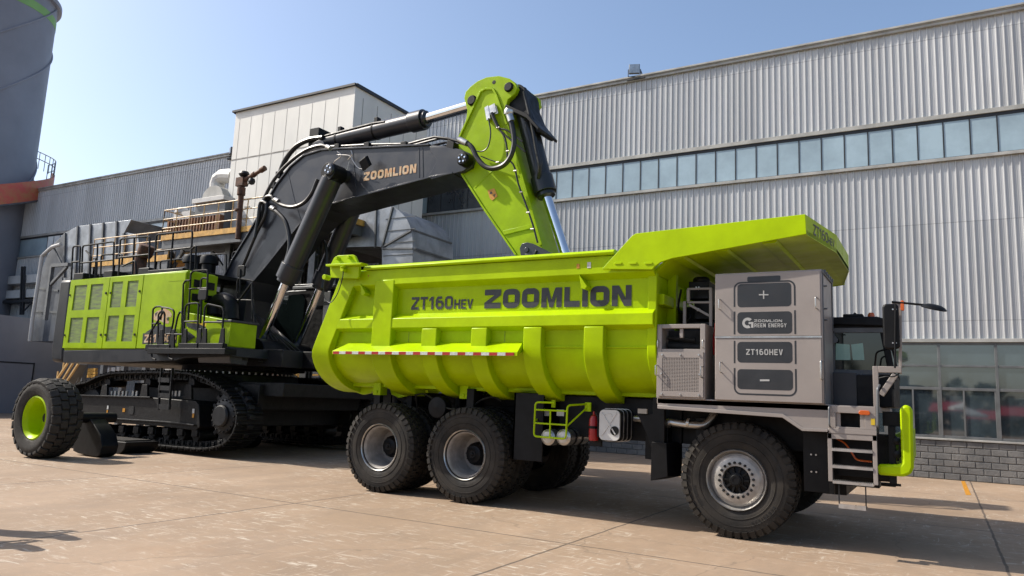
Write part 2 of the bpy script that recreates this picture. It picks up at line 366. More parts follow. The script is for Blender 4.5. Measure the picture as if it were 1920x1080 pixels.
# ================================================================ ground
def ground_material():
    m = bpy.data.materials.new('stained_concrete_yard'); m.use_nodes = True; t = m.node_tree; n = t.nodes; l = t.links; p = n['Principled BSDF']
    tc = n.new('ShaderNodeTexCoord'); pos = tc.outputs['Object']
    def noise(scale, det=6, rough=.6, st=None, rot=0, dist=0.):
        src = pos
        if st:
            mp = n.new('ShaderNodeMapping'); mp.inputs['Scale'].default_value = st; mp.inputs['Rotation'].default_value = (0, 0, R(rot)); l.new(src, mp.inputs[0]); src = mp.outputs[0]
        x = n.new('ShaderNodeTexNoise'); x.inputs['Scale'].default_value = scale; x.inputs['Detail'].default_value = det; x.inputs['Roughness'].default_value = rough; x.inputs['Distortion'].default_value = dist
        l.new(src, x.inputs['Vector']); return x.outputs[0]
    def rng(v, a, b, c=0., d=1.):
        x = n.new('ShaderNodeMapRange'); x.inputs[1].default_value = a; x.inputs[2].default_value = b; x.inputs[3].default_value = c; x.inputs[4].default_value = d; l.new(v, x.inputs[0]); return x.outputs[0]
    def mix(f, a, b):
        x = n.new('ShaderNodeMix'); x.data_type = 'RGBA'
        if isinstance(a, tuple): x.inputs['A'].default_value = (*a, 1)
        else: l.new(a, x.inputs['A'])
        if isinstance(b, tuple): x.inputs['B'].default_value = (*b, 1)
        else: l.new(b, x.inputs['B'])
        l.new(f, x.inputs['Factor']); return x.outputs['Result']
    def math_(op, a, b=None):
        x = n.new('ShaderNodeMath'); x.operation = op
        for i, v in enumerate((a, b)):
            if v is None: continue
            if isinstance(v, (int, float)): x.inputs[i].default_value = v
            else: l.new(v, x.inputs[i])
        return x.outputs[0]
    c = mix(rng(noise(.35, 8, .6, dist=.4), .3, .7), (.235, .160, .100), (.345, .245, .165))
    c = mix(rng(noise(1.6, 8, .7, (1, .35, 1), 20), .45, .75, 0, .55), c, (.175, .130, .094))
    c = mix(rng(noise(9, 6, .7), .4, .75, 0, .35), c, (.20, .155, .112))
    c = mix(rng(noise(.6, 6, .6), .58, .75, 0, .35), c, (.24, .14, .075))
    c = mix(rng(noise(48, 5, .75), .42, .72, 0, .25), c, (.16, .12, .085))
    c = mix(rng(noise(.9, 7, .7, (.4, 1.5, 1), -15, .5), .62, .76, 0, .4), c, (.16, .125, .095))
    # pale scuffs: thin broken streaks gathered in patches
    patch = rng(noise(.5, 4, .6), .40, .55)
    s1 = rng(noise(5.5, 9, .72, (.55, 2.6, 1), 12, .6), .555, .63)
    s2 = rng(noise(4.2, 9, .75, (2.4, .5, 1), -28, .8), .575, .65)
    s3 = rng(noise(2.1, 10, .78, (.5, 2.2, 1), 8, .9), .585, .655)
    sc = math_('MULTIPLY', math_('MAXIMUM', math_('MAXIMUM', s1, s2), math_('MULTIPLY', s3, .9)), patch)
    c = mix(math_('MULTIPLY', sc, .8), c, (.50, .44, .36))
    spk = rng(noise(26, 4, .7), .70, .74, 0, .5)
    c = mix(spk, c, (.45, .40, .33))
    # sawn joints on the slab grid
    sp = n.new('ShaderNodeSeparateXYZ'); l.new(pos, sp.inputs[0])
    wob = rng(noise(2.2, 5, .7), 0, 1, -.03, .03)
    def joint(axis, off, pitch):
        v = math_('ADD', math_('ADD', sp.outputs[axis], wob), off)
        f = math_('PINGPONG', v, pitch/2); return rng(f, .012, .022, 1, 0)
    j = math_('MAXIMUM', joint(0, 60*4.72-.6, 4.72), joint(1, 60*5.6-8.75, 5.6))
    c = mix(math_('MULTIPLY', j, .8), c, (.05, .038, .03))
    crk = n.new('ShaderNodeTexVoronoi'); crk.feature = 'DISTANCE_TO_EDGE'; crk.inputs['Scale'].default_value = .16
    wv = n.new('ShaderNodeVectorMath'); wv.operation = 'ADD'
    nv = n.new('ShaderNodeTexNoise'); nv.inputs['Scale'].default_value = 1.1; nv.inputs['Detail'].default_value = 7
    l.new(pos, nv.inputs['Vector']); l.new(pos, wv.inputs[0]); l.new(nv.outputs['Color'], wv.inputs[1]); l.new(wv.outputs[0], crk.inputs['Vector'])
    c = mix(rng(crk.outputs[0], .001, .003, .3, 0), c, (.09, .07, .05))
    l.new(c, p.inputs['Base Color'])
    p.inputs['Roughness'].default_value = .8
    l.new(rng(noise(1.2, 5), .3, .7, .68, .9), p.inputs['Roughness'])
    bp = n.new('ShaderNodeBump'); bp.inputs['Strength'].default_value = .25; bp.inputs['Distance'].default_value = .01
    l.new(noise(30, 8, .7), bp.inputs['Height']); l.new(bp.outputs[0], p.inputs['Normal'])
    return m
M['ground'] = ground_material()
g = MB(); g.add([(-700, -500, 0), (700, -500, 0), (700, 900, 0), (-700, 900, 0)], [(0, 1, 2, 3)])
struct(g.build('ground', 'ground', smooth=0))
# orange painted dash on the slab by the hall
g = MB(); g.add([PZ(1802, 902, .004), PZ(1809, 902, .004), PZ(1821, 928, .004), PZ(1811, 928, .004)], [(0, 1, 2, 3)])
g.build('painted_dash', 'stickery', smooth=0); bpy.data.objects['painted_dash']['kind'] = 'structure'
# ================================================================ the big hall
HY = 24.8; HX0, HX1 = -66., 16.
hall = thing('factory_hall', 'long grey corrugated steel factory hall with a high window band behind the truck', 'building', (-10, HY, 0))
def corr(x0, x1, z0, z1, y=HY, p=.197, d=.032):
    m = MB(); xs = []; x = x0
    while x < x1:
        xs += [(x, y), (x+p*.05, y-d), (x+p*.17, y-d), (x+p*.22, y), (x+p*.54, y), (x+p*.57, y-.006), (x+p*.66, y-.006), (x+p*.69, y)]; x += p
    n = len(xs); vs = [(a, b, z0) for a, b in xs]+[(a, b, z1) for a, b in xs]
    m.add(vs, [(i, i+1, i+1+n, i+n) for i in range(n-1)]); return m
corr(HX0, HX1, 10.74, 13.59).build('upper_cladding', 'cladding', hall, smooth=0, fix=False)
corr(HX0, HX1, 3.98, 9.26).build('lower_cladding', 'cladding', hall, smooth=0, fix=False)
corr(HX0, -14.5, .35, 3.86).build('base_cladding', 'cladding', hall, smooth=0, fix=False)
m = MB()
m.box(HX0, HX1, HY+.36, HY+.5, 0, 13.4)
m.build('inner_wall', 'interior', hall, smooth=0)
m = MB(); m.box(HX0-.1, HX1, HY-.10, HY+.3, 13.59, 13.68); m.box(HX0-.1, HX1, HY-.15, HY-.02, 13.71, 13.78); m.box(HX0-.1, HX1, HY-.12, HY+.1, 13.68, 13.71)
m.build('roof_gutter', 'fascia', hall, .01)
m = MB(); m.add([(HX0, HY-.05, 13.72), (HX1, HY-.05, 13.72), (HX1, HY+30, 16.2), (HX0, HY+30, 16.2)], [(0, 1, 2, 3)]); m.build('roof', 'cladding', hall, smooth=0)
for z0, z1, yo in ((10.60, 10.735, .045), (9.265, 9.36, .11), (3.87, 3.975, .08)):
    m = MB(); m.box(HX0, HX1, HY-yo, HY+.03, z0, z1); m.build('flashing', 'fascia', hall, .006)
m = MB(); m.box(HX0, HX1, HY+.0, HY+.12, 10.5, 10.635); m.box(HX0, HX1, HY+.0, HY+.12, 9.365, 9.40); m.build('band_frame', 'framedark', hall)
M['pane_left'] = mat('sky_white_pane', (1.0, 1.05, 1.05), .3, 0, .08, .6)  # bright sky reflection put into a near-white base colour
# window band: one pane per bay where the photo shows it
PW = .6815; x0 = -12.62-PW*78
k = 0
def tilt_pane(x0, x1, z0, z1, y, amt=.003):
    a, b = random.uniform(-amt, amt), random.uniform(-amt, amt); w = (x1-x0)/2; h = (z1-z0)/2
    return [(x0, y-a*w-b*h, z0), (x1, y+a*w-b*h, z0), (x1, y+a*w+b*h, z1), (x0, y-a*w+b*h, z1)]
run = None
x = x0
while x < HX1:
    vis = (-48.5 < x < -42.5) or (-19.2 < x < 3.6)
    if vis:
        m = MB(); m.add(tilt_pane(x+.018, x+PW-.018, 9.40, 10.50, HY+.012), [(0, 1, 2, 3)])
        dim = (x < -14.3 and x > -20)
        w = m.build('band_window', 'pane_left' if x < -40 else 'pane_dk' if dim else 'pane_hi', hall, smooth=0)
        m = MB(); m.box(x-.018, x+.018, HY-.002, HY+.09, 9.39, 10.51); m.build('mullion', 'framedark', w)
        if run is not None:
            m = MB(); m.box(run, x, HY+.05, HY+.07, 9.40, 10.50); m.build('band_window', 'pane_hi', hall); run = None
    elif run is None: run = x
    x += PW
if run: m = MB(); m.box(run, HX1, HY+.05, HY+.07, 9.40, 10.50); m.build('band_window', 'pane_hi', hall)
# ground-floor glazing, bay by bay
BW = 1.392; bx = -.03-BW*10
for i in range(21):
    a = bx+i*BW; b = a+BW
    m = MB(); fd = .09
    m.box(a-.035, a+.035, HY-.03, HY+fd, 1.15, 3.86)
    m.box(a+.035, b-.035, HY-.02, HY+.07, 3.16, 3.22); m.box(a+.035, b-.035, HY-.02, HY+.07, 2.50, 2.58); m.box(a+.035, b-.035, HY-.02, HY+.07, 1.15, 1.22); m.box(a+.035, b-.035, HY-.015, HY+.07, 3.80, 3.86)
    mid = (a+b)/2+(.0 if i % 2 else -.12)
    m.box(mid-.022, mid+.022, HY-.018, HY+.06, 1.22, 2.50); m.box(b-.08, b-.036, HY-.012, HY+.06, 1.22, 2.5)
    fr = m.build('glazing_bay', 'frame', hall, .004)
    for (u0, u1, z0, z1, yy) in ((a+.035, b-.035, 3.22, 3.80, .03), (a+.035, b-.035, 2.58, 3.16, .03), (a+.035, mid-.02, 1.22, 2.5, .035), (mid+.02, b-.08, 1.22, 2.5, .02)):
        m = MB(); m.add(tilt_pane(u0, u1, z0, z1, HY+yy, .004), [(0, 1, 2, 3)]); m.build('pane', 'pane_lo', fr, smooth=0)
m = MB(); m.box(bx-.5, HX1, HY-.10, HY+.1, 1.09, 1.145); m.build('window_sill', 'fascia', hall, .008)
m = MB(); m.box(bx-.6, bx, HY-.06, HY+.1, 0, 3.86); m.build('end_pier', 'fascia', hall, .01)
# stone-faced brick base, each course modelled
def bevel_brick(m, x0, x1, z0, z1, y, d=.022, b=.016):
    m.add([(x0, y, z0), (x1, y, z0), (x1, y, z1), (x0, y, z1), (x0+b, y-d, z0+b), (x1-b, y-d, z0+b), (x1-b, y-d, z1-b), (x0+b, y-d, z1-b)],
          [(4, 5, 6, 7), (0, 1, 5, 4), (1, 2, 6, 5), (2, 3, 7, 6), (3, 0, 4, 7)])
m = MB(); m.box(bx-.5, HX1, HY-.03, HY+.15, 0, 1.085)
for r in range(6):
    z0 = r*.181; x = bx-.5-(.19 if r % 2 else 0)
    while x < HX1:
        bevel_brick(m, max(x, bx-.5)+.004, x+.376, z0+.005, z0+.176 if r < 5 else 1.08, HY-.03, .018+random.random()*.01); x += .38
M['stone'] = mat('grey_stone_blocks', (.26, .25, .235), .75, 0, .15, 1.6, bump=.45, bscale=26, col2=(.15, .15, .148))
m.build('block_base', 'stone', hall, smooth=0, fix=False)
m = MB(); m.box(HX0, -14.5, HY-.05, HY+.1, 0, .36); m.build('plinth', 'concrete', hall)
# roller door far behind the truck wheels
m = MB()
for i in range(18): m.box(-21.5, -15.2, HY-.12, HY-.05-.02*(i % 2), .02+i*.18, .17+i*.18)
m.build('roller_door', 'white', hall, .006)
# ================================================================ floodlights on the roof edge
def floodlight(px, py, yaw, label, s=.8):
    b = PY(px, py, HY-.05); t = thing('floodlight', label, 'floodlight', b, 'floodlights on the roof edge')
    c = b+Vector((0, -.1, .42*s)); ux = Vector((math.cos(yaw), math.sin(yaw), 0)); fw = Vector((math.sin(yaw), -math.cos(yaw), 0)); up = Vector((0, 0, 1))
    m = MB(); m.obox(c+fw*.0, ux*.25*s, fw*.07*s, up*.23*s); m.build('housing', 'galvdark', t, .02)
    m = MB(); m.obox(c+fw*.074*s, ux*.225*s, fw*.01, up*.205*s); m.build('lens', 'steel', t)
    m = MB(); m.tube(rail([c-ux*.28*s, c-ux*.28*s-up*.36*s, c+ux*.28*s-up*.36*s, c+ux*.28*s], .02, .03), .016, 6)
    m.bar(c+ux*.28*s-fw*.1, b+ux*.48*s-fw*.2+Vector((0, 0, -.1)), .03); m.box(b.x-.3, b.x+.4, b.y-.1, b.y+.1, b.z-.06, b.z-.01); m.build('bracket', 'framedark', t)
floodlight(1191, 148, .35, 'grey square floodlight on the roof edge right of the green excavator arm')
floodlight(435, 296, -.5, 'small dark floodlight on the roof edge beside the cream tower', .8)
# ================================================================ dark wall with a door, far left
m0 = thing('grey_boundary_building', 'low slate grey rendered building with a flush double door at the left edge', 'building', (-39.5, 18, 0))
m = MB(); m.add([(-39.4, -30, 0), (-39.4, 24.7, 0), (-39.4, 24.7, 4.55), (-39.4, -30, 6.1), (-52, -30, 0), (-52, 24.7, 0), (-52, 24.7, 4.55), (-52, -30, 6.1)],
      [(0, 1, 2, 3), (5, 4, 7, 6), (1, 5, 6, 2), (0, 3, 7, 4), (3, 2, 6, 7)])
m.build('wall', 'silo', m0, smooth=0)
a = PX(0, 678, -39.4); b = PX(62, 684, -39.4); c = PX(27, 682, -39.4)
m = MB(); m.box(-39.4, -39.36, b.y-1.55, b.y, 0, 2.42); m.build('door_leaf', 'silo', m0, .006)
m = MB(); m.box(-39.4, -39.36, b.y-3.12, b.y-1.57, 0, 2.42); m.build('door_leaf', 'silo', m0, .006)
m = MB(); m.box(-39.4, -39.345, b.y+.01, b.y+.06, 0, 2.5); m.box(-39.4, -39.345, b.y-3.2, b.y+.0, 2.43, 2.49); m.build('door_frame', 'trim', m0)
m = MB(); m.cyl((-39.34, b.y-1.45, 1.05), (-39.34, b.y-1.45, 1.2), .02, n=8); m.cyl((-39.34, b.y-1.67, 1.05), (-39.34, b.y-1.67, 1.2), .02, n=8); m.build('door_handle', 'steel', m0)
# ================================================================ silo with spiral stair
silo = thing('silo', 'tall slate grey steel silo with a green band near its top', 'silo', (-54, 20, 0))
SX, SY, SR0, SR1, SH = -54.15, 22.15, 3.9, 3.95, 26.9
m = MB(); m.lathe([(SR0, 0), (SR0, 4.), (SR1, SH-1.5), (SR1, SH-.1), (SR1+.25, SH-.1), (SR1+.25, SH+.2), (0, SH+.2)], (SX, SY, 0), (0, 0, 1), 96)
m.build('shell', 'silo', silo)
def srad(z): return SR0+(SR1-SR0)*max(0, (z-4)/(SH-5.5))
m = MB(); m.lathe([(SR1+.02, SH-1.4), (SR1+.02, SH-.85), (SR1-.1, SH-.85), (SR1-.1, SH-1.4)], (SX, SY, 0), (0, 0, 1), 96, closed=True); m.build('green_band', 'silogreen', silo)
def spt(th, z, r): return Vector((SX+r*math.cos(th), SY+r*math.sin(th), z))
for base in (12.0, 19.9, 23.9):
    pts = [spt(R(-95+i*4), base+.0617*(-99+i*4), srad(base+.0617*(-99+i*4))+.03) for i in range(45) if base+.0617*(-99+i*4) < SH-.1]
    m = MB(); m.tube(pts, .07, 6); m.build('seam_pipe', 'silo', silo)
m = MB(); m.box(-73, -50, 13, 28, 32.5, 44)  # unseen block and posts added above the silo to shade the hall wall
for x in (-56.5, -54): m.box(x-.3, x+.3, 20, 20.6, SH, 32.5); m.box(x-.3, x+.3, 23.5, 24.1, SH, 32.5)
m.build('unseen_shade_block', 'silo', silo, smooth=0)
st = thing('spiral_staircase', 'red sided spiral staircase wrapping round the grey silo', 'staircase', (-48, 16, 0))
N = 72; NB = 58; m = MB(); vs = []
def sa(i): return R(-70+180*i/N)
def sz(i): return 14.3+.034*(math.degrees(sa(i))-64)
fs = []
for i in range(NB+1):
    z = sz(i); th = sa(i); r0 = srad(z)+1.05
    for (rr, zz) in ((r0, z-.15), (r0+.10, z-.15), (r0+.10, z+1.15), (r0, z+1.15)): vs.append(spt(th, zz, rr))
for i in range(NB):
    for k2 in range(4): fs.append((i*4+k2, i*4+(k2+1) % 4, (i+1)*4+(k2+1) % 4, (i+1)*4+k2))
m.add(vs, fs); M_ = m.build('red_balustrade', 'redband', st)
m = MB()
for i in range(N):
    z = sz(i); th = sa(i); r0 = srad(z)
    m.add([spt(th, z, r0+.02), spt(th, z, r0+1.04), spt(sa(i+1), z, r0+1.04), spt(sa(i+1), z, r0+.02), spt(th, z-.06, r0+.02), spt(th, z-.06, r0+1.04), spt(sa(i+1), z-.06, r0+1.04), spt(sa(i+1), z-.06, r0+.02)],
          [(0, 1, 2, 3), (4, 7, 6, 5), (0, 4, 5, 1), (1, 5, 6, 2), (2, 6, 7, 3), (3, 7, 4, 0)])
m.build('treads', 'galvdark', st)
m = MB()
for k2, zz in enumerate((1.25, 1.75)): m.tube([spt(sa(i), sz(i)+zz-.0+.35, srad(sz(i))+1.1) for i in range(44, N+1)], .03, 6)
for i in range(44, N+1, 3): m.tube([spt(sa(i), sz(i)+.9, srad(sz(i))+1.1), spt(sa(i), sz(i)+2.1, srad(sz(i))+1.1)], .025, 5)
m.tube([spt(sa(i), sz(i)-.2, srad(sz(i))+1.1) for i in range(N+1)], .08, 6)
m.build('handrail', 'galvdark', st)
# ================================================================ tyres and wheels
def lug_box(m, c, er, et, ey, dr, dt, dy, skew=0):
    m.obox(c, er*dr/2, (et+ey*skew).normalized()*dt/2, ey*dy/2)
def tyre_mesh(c, Rt, w, rr, n=40, rows=4, side=-1, lug=.035, letter=None, chev=.35):
    # axis along Y, c = centre of tyre
    m = MB(); h = w/2; Rb = Rt-lug
    prof = [(rr, -h*.80), (rr+.03, -h*.92), (rr+(Rb-rr)*.30, -h*1.0), (rr+(Rb-rr)*.58, -h*1.02), (rr+(Rb-rr)*.80, -h*.98), (Rb-.03, -h*.93), (Rb, -h*.84),
            (Rb+.004, -h*.4), (Rb+.006, 0), (Rb+.004, h*.4), (Rb, h*.84), (Rb-.03, h*.93), (rr+(Rb-rr)*.80, h*.98), (rr+(Rb-rr)*.58, h*1.02), (rr+(Rb-rr)*.3, h), (rr+.03, h*.92), (rr, h*.80)]
    m.lathe(prof, c, (0, 1, 0), 72, closed=True)
    for q in (.34, .60):
        rq = rr+(Rb-rr)*q
        for sgn in (-1, 1): m.lathe([(rq, sgn*h*1.0), (rq+.006, sgn*h*1.035), (rq+.012, sgn*h*1.0)], c, (0, 1, 0), 72, closed=True)
    C0 = Vector(c)
    for i in range(n):
        for k in range(rows):
            fy = (k+.5)/rows*2-1; a = 2*math.pi*(i+.5*(k % 2)+chev*abs(fy))/n
            er = Vector((math.cos(a), 0, math.sin(a))); et = Vector((-math.sin(a), 0, math.cos(a))); ey = Vector((0, 1, 0))
            rc = Rb+lug/2-.004-(.012 if abs(fy) > .6 else 0)
            m.obox(C0+er*rc+ey*fy*h*.86, er*lug*.5, (et+ey*.25*(1 if fy > 0 else -1)).normalized()*math.pi*Rt/n*.76, ey*(h*.86/rows*.88))
        for sgn in (-1, 1):             # shoulder lugs running down the sidewall
            a = 2*math.pi*(i+chev+.02)/n; er = Vector((math.cos(a), 0, math.sin(a))); et = Vector((-math.sin(a), 0, math.cos(a)))
            m.obox(C0+er*(Rb-.03)+Vector((0, sgn*h*.92, 0)), er*.045+Vector((0, -sgn*.02, 0)), et*math.pi*Rt/n*.62, Vector((0, .022, 0)))
    return m
def arc_text(m, s, c, rad, y, a0, h, t=.2, wf=.62, gap=.2):
    C0 = Vector(c); tot = twid(s, h, t, wf, gap)
    def fn(u, v, d):
        a = a0-(u-tot/2)/rad*-1.0; r = rad-v+h/2    # reads with its feet towards the rim edge
        return Vector((C0.x+r*math.cos(a), y-d, C0.z+r*math.sin(a)))
    text(m, s, fn, h, t, wf, gap)
def rsc(m, x, z, k=.885):                 # draw a wheel part in towards its axle line
    for v in m.v: v.x = x+(v.x-x)*k; v.z = z+(v.z-z)*k
    return m
def rear_wheel(t, x):
    w = bpy.data.objects.new('wheel', None); COL.objects.link(w); w.parent = t; w['_o'] = t['_o']; w.empty_display_size = .1
    zc = .795
    m = tyre_mesh((x, 10.88, zc), .80, .47, .385); ty = m.build('tyre', 'rubber', w, smooth=40)
    m = tyre_mesh((x, 11.47, zc), .80, .47, .385); m.build('tyre', 'rubber', w, smooth=40)
    m = MB(); y = 10.66
    m.lathe([(.455, y+.0), (.462, y+.02), (.44, y+.045), (.425, y+.03), (.405, y+.05), (.385, y+.10), (.375, y+.40), (.34, y+.46), (.12, y+.46), (.12, y+.5), (.36, y+.5), (.40, y+.42), (.43, y+.12)], (x, 0, zc), n=64, closed=True)
    rsc(m, x, zc); m.build('rim', 'rim', w, smooth=40)
    m = MB(); m.lathe([(.452, y+.0), (.465, y-.012), (.476, y+.0), (.478, y+.03), (.455, y+.035)], (x, 0, zc), n=64, closed=True); rsc(m, x, zc); m.build('rim_lip', 'steel', w, smooth=40)
    m = MB(); m.lathe([(0, y+.24), (.07, y+.24), (.085, y+.26), (.16, y+.28), (.18, y+.31), (.215, y+.35), (.23, y+.45), (.0, y+.47)], (x, 0, zc), n=40)
    for i in range(12):
        a = i*math.pi/6; m.cyl((x+.2*math.cos(a), y+.33, zc+.2*math.sin(a)), (x+.2*math.cos(a), y+.40, zc+.2*math.sin(a)), .015, n=6)
    m.lathe([(.0, y+.21), (.03, y+.22), (.035, y+.25)], (x, 0, zc), n=16)
    rsc(m, x, zc); m.build('hub', 'black', w, smooth=40)
    return w
truck = thing('dump_truck', 'bright green heavy dump truck with a warm grey battery box marked ZT160HEV', 'truck', (-5.5, 12.37, 0))
RX1, RX2 = -6.98, -8.82
W1 = rear_wheel(truck, RX1); W2 = rear_wheel(truck, RX2)
m = MB(); arc_text(m, 'ZOOMLION', (RX1, 0, .795), .66, 10.642, R(-105), .055); m.build('sidewall_lettering', 'tyreletter', W1, smooth=0)
m = MB(); arc_text(m, 'ZOOMLION', (RX2, 0, .795), .66, 10.642, R(-160), .055); m.build('sidewall_lettering', 'tyreletter', W2, smooth=0)
def mirror_copy(o, parent):              # far-side wheel: same mesh turned round to face the other way
    c = o.copy(); COL.objects.link(c); c.parent = parent
    return c
for src in (W1, W2):
    c = copy_tree(src, truck); c.rotation_euler = (0, 0, math.pi)
    x = RX1 if src is W1 else RX2
    # turn about the truck's middle line and keep the same axle position
    c.location = (2*(x+5.5), 0, 0)
# front wheels
fw = bpy.data.objects.new('wheel', None); COL.objects.link(fw); fw.parent = truck; fw['_o'] = truck['_o']
FX, FZ = -2.49, .785
m = tyre_mesh((FX, 10.87, FZ), .79, .48, .385, n=44, rows=5, lug=.026, chev=.12); m.build('tyre', 'rubber', fw, smooth=40)
for s_t, a_t, h_t in (('505/95R25', -50, .06), ('ZOOMLION', 22, .05), ('ZOOMLION', 205, .05)):
    m = MB(); arc_text(m, s_t, (FX, 0, FZ), .60, 10.622, R(a_t), h_t); m.build('sidewall_lettering', 'tyreletter', fw, smooth=0)
m = MB(); y = 10.64
m.lathe([(.435, y+.03), (.452, y-.01), (.462, y+.005), (.455, y+.05), (.44, y+.09), (.41, y+.08), (.40, y+.05), (.385, y+.045), (.35, y+.015), (.33, y+.005), (.215, y+.0), (.205, y+.03), (.205, y+.2), (.40, y+.25), (.42, y+.12)], (FX, 0, FZ), n=72, closed=True)
rsc(m, FX, FZ); m.build('rim', 'rimf', fw, smooth=40)
m = MB(); m.lathe([(.442, y-.005), (.455, y-.02), (.468, y-.005), (.468, y+.03), (.445, y+.03)], (FX, 0, FZ), n=72, closed=True); rsc(m, FX, FZ); m.build('rim_lip', 'steel', fw, smooth=40)
m = MB()
for i in range(20):
    a = i*math.pi/10+.1; p = Vector((FX+.262*math.cos(a), 0, FZ+.262*math.sin(a)))
    m.cyl((p.x, y-.035, p.z), (p.x, y+.01, p.z), .016, n=6); m.cyl((p.x, y-.008, p.z), (p.x, y+.01, p.z), .022, n=10)
rsc(m, FX, FZ); m.build('wheel_nuts', 'darksteel', fw)
m = MB(); m.lathe([(0, y-.05), (.075, y-.05), (.085, y-.04), (.085, y-.015), (.11, y-.01), (.115, y+.03), (.2, y+.05), (.205, y+.2), (0, y+.2)], (FX, 0, FZ), n=48)
for i in range(10):
    a = i*math.pi/5; er = Vector((math.cos(a), 0, math.sin(a))); et = Vector((-math.sin(a), 0, math.cos(a)))
    m.obox(Vector((FX, y+.02, FZ))+er*.15, er*.045, Vector((0, .02, 0)), et*.016)
m.lathe([(.045, y-.055), (.06, y-.055), (.06, y-.045), (.045, y-.045)], (FX, 0, FZ), n=24, closed=True)
rsc(m, FX, FZ); m.build('hub', 'black', fw)
c = copy_tree(fw, truck); c.rotation_euler = (0, 0, math.pi); c.location = (2*(FX+5.5), 0, 0)
# axles, springs and chassis
m = MB()
for x in (RX2, RX1): m.cyl((x, 11.3, .8), (x, 13.5, .8), .17, n=16); m.lathe([(0, -.3), (.25, -.2), (.33, 0), (.25, .2), (0, .3)], (x, 12.37, .8), n=20)
m.cyl((FX, 11.2, .72), (FX, 13.6, .72), .12, n=12)
m.build('axle', 'darksteel', truck)
m = MB()
for y in (11.75, 12.99):
    m.box(-9.5, -.9, y-.08, y+.08, 1.22, 1.62); m.box(-9.3, -5.2, y-.1, y+.1, 1.62, 1.80)
for x in (-9.2, -7.8, -5.9, -4.6, -3.3, -1.2): m.box(x-.1, x+.1, 11.75, 12.99, 1.25, 1.55)
m.box(-8.9, -6.6, 11.78, 12.1, .95, 1.2); m.box(-3.2, -1.6, 11.6, 11.9, .85, 1.05)
m.box(-3.5, -.9, 11.2, 13.6, 1.25, 1.6); m.box(-3.1, -1.2, 11.6, 13.2, .62, 1.3)
for x, z in ((-9.15, 1.55), (-7.7, 1.6), (-7.4, 1.5)): m.cyl((x, 11.5, z-.5), (x, 11.5, z+.2), .09, n=12)
m.build('chassis_frame', 'black', truck, .008)
m = MB()
m.tube(smooth_path([PY(778, 741, 11.0), PY(795, 739, 10.98), PY(818, 752, 10.95), PY(838, 765, 10.95), PY(853, 767, 10.95)]), .016, 6)
m.tube(smooth_path([PY(885, 762, 10.95), PY(905, 749, 10.95), PY(925, 745, 10.97), PY(940, 752, 11.0)]), .016, 6)
m.tube(smooth_path([PY(780, 741, 11.0), PY(782, 760, 11.1), PY(786, 775, 11.2)]), .016, 6)
m.build('air_hose', 'hose', truck)
m = MB()
m.prism([XZ(*p, 11.3) for p in ((735, 735), (765, 728), (785, 735), (780, 750), (758, 757), (745, 748))], 11.3, 11.36)
m.box(-8.72, -8.6, 11.25, 11.5, 1.3, 1.9); m.box(-6.05, -5.95, 10.9, 11.2, 1.1, 1.85); m.box(-7.15, -7.0, 10.9, 11.2, 1.3, 1.9)
m.lathe([(.0, 10.9), (.19, 10.92), (.2, 11.1), (0, 11.2)], (-7.78, 0, 1.55), n=24)
m.build('suspension_bracket', 'black', truck, .01)
M['weld'] = mat('weld_line', (.30, .42, .004), .5, 0, .2, 20)
# ---------------------------------------------------------------- tipping body
YC = 12.37
def mir(pts): return [(2*YC-y, z) for y, z in reversed(pts)]
def side(off, ztop, zbot=None, n=12, y_in=12.0):
    # outside line of the body from ztop round the curved belly, pushed out by off
    cx, cz, a, b = 11.32, 2.60, .98+off, .72+off
    P = [(10.34-off, ztop)]
    for i in range(n+1):
        t = R(90*i/n); P.append((cx-a*math.cos(t), cz-b*math.sin(t)))
    return P
def xr(z): return -9.56-.42*(4.02-max(z, 2.45))
def loft_x(m, poly, fx0, fx1):
    n = len(poly); vs = [(fx0(z), y, z) for y, z in poly]+[(fx1(z), y, z) for y, z in poly]
    m.add(vs, [tuple(range(n)), tuple(range(2*n-1, n-1, -1))]+[(i, (i+1) % n, (i+1) % n+n, i+n) for i in range(n)])
XF = -3.56
body = MB()
out = side(0, 4.0); inn = [(y+.10, z+.0) if i == 0 else (y+.08, z+.09) for i, (y, z) in enumerate(out)]
poly = out+mir(out)+list(reversed(inn+mir(inn)))
loft_x(body, poly, lambda z: xr(z), lambda z: XF)
bd = body.build('dump_body', 'green', truck, smooth=28)
# front bulkhead
m = MB(); o2 = side(-.02, 3.85); m2 = o2+mir(o2); n = len(m2)
loft_x(m, m2, lambda z: XF-.16, lambda z: XF-.04)
for y in (11.0, 11.9, 12.8, 13.7): m.prism([(XF-.04, 3.75), (XF+.1, 3.75), (XF+.1, 2.3), (XF-.04, 2.1)], y-.06, y+.06)
for z in (2.6, 3.3): m.box(XF-.04, XF+.08, 10.45, 14.3, z-.08, z+.08)
m.build('front_bulkhead', 'green', bd, .01)
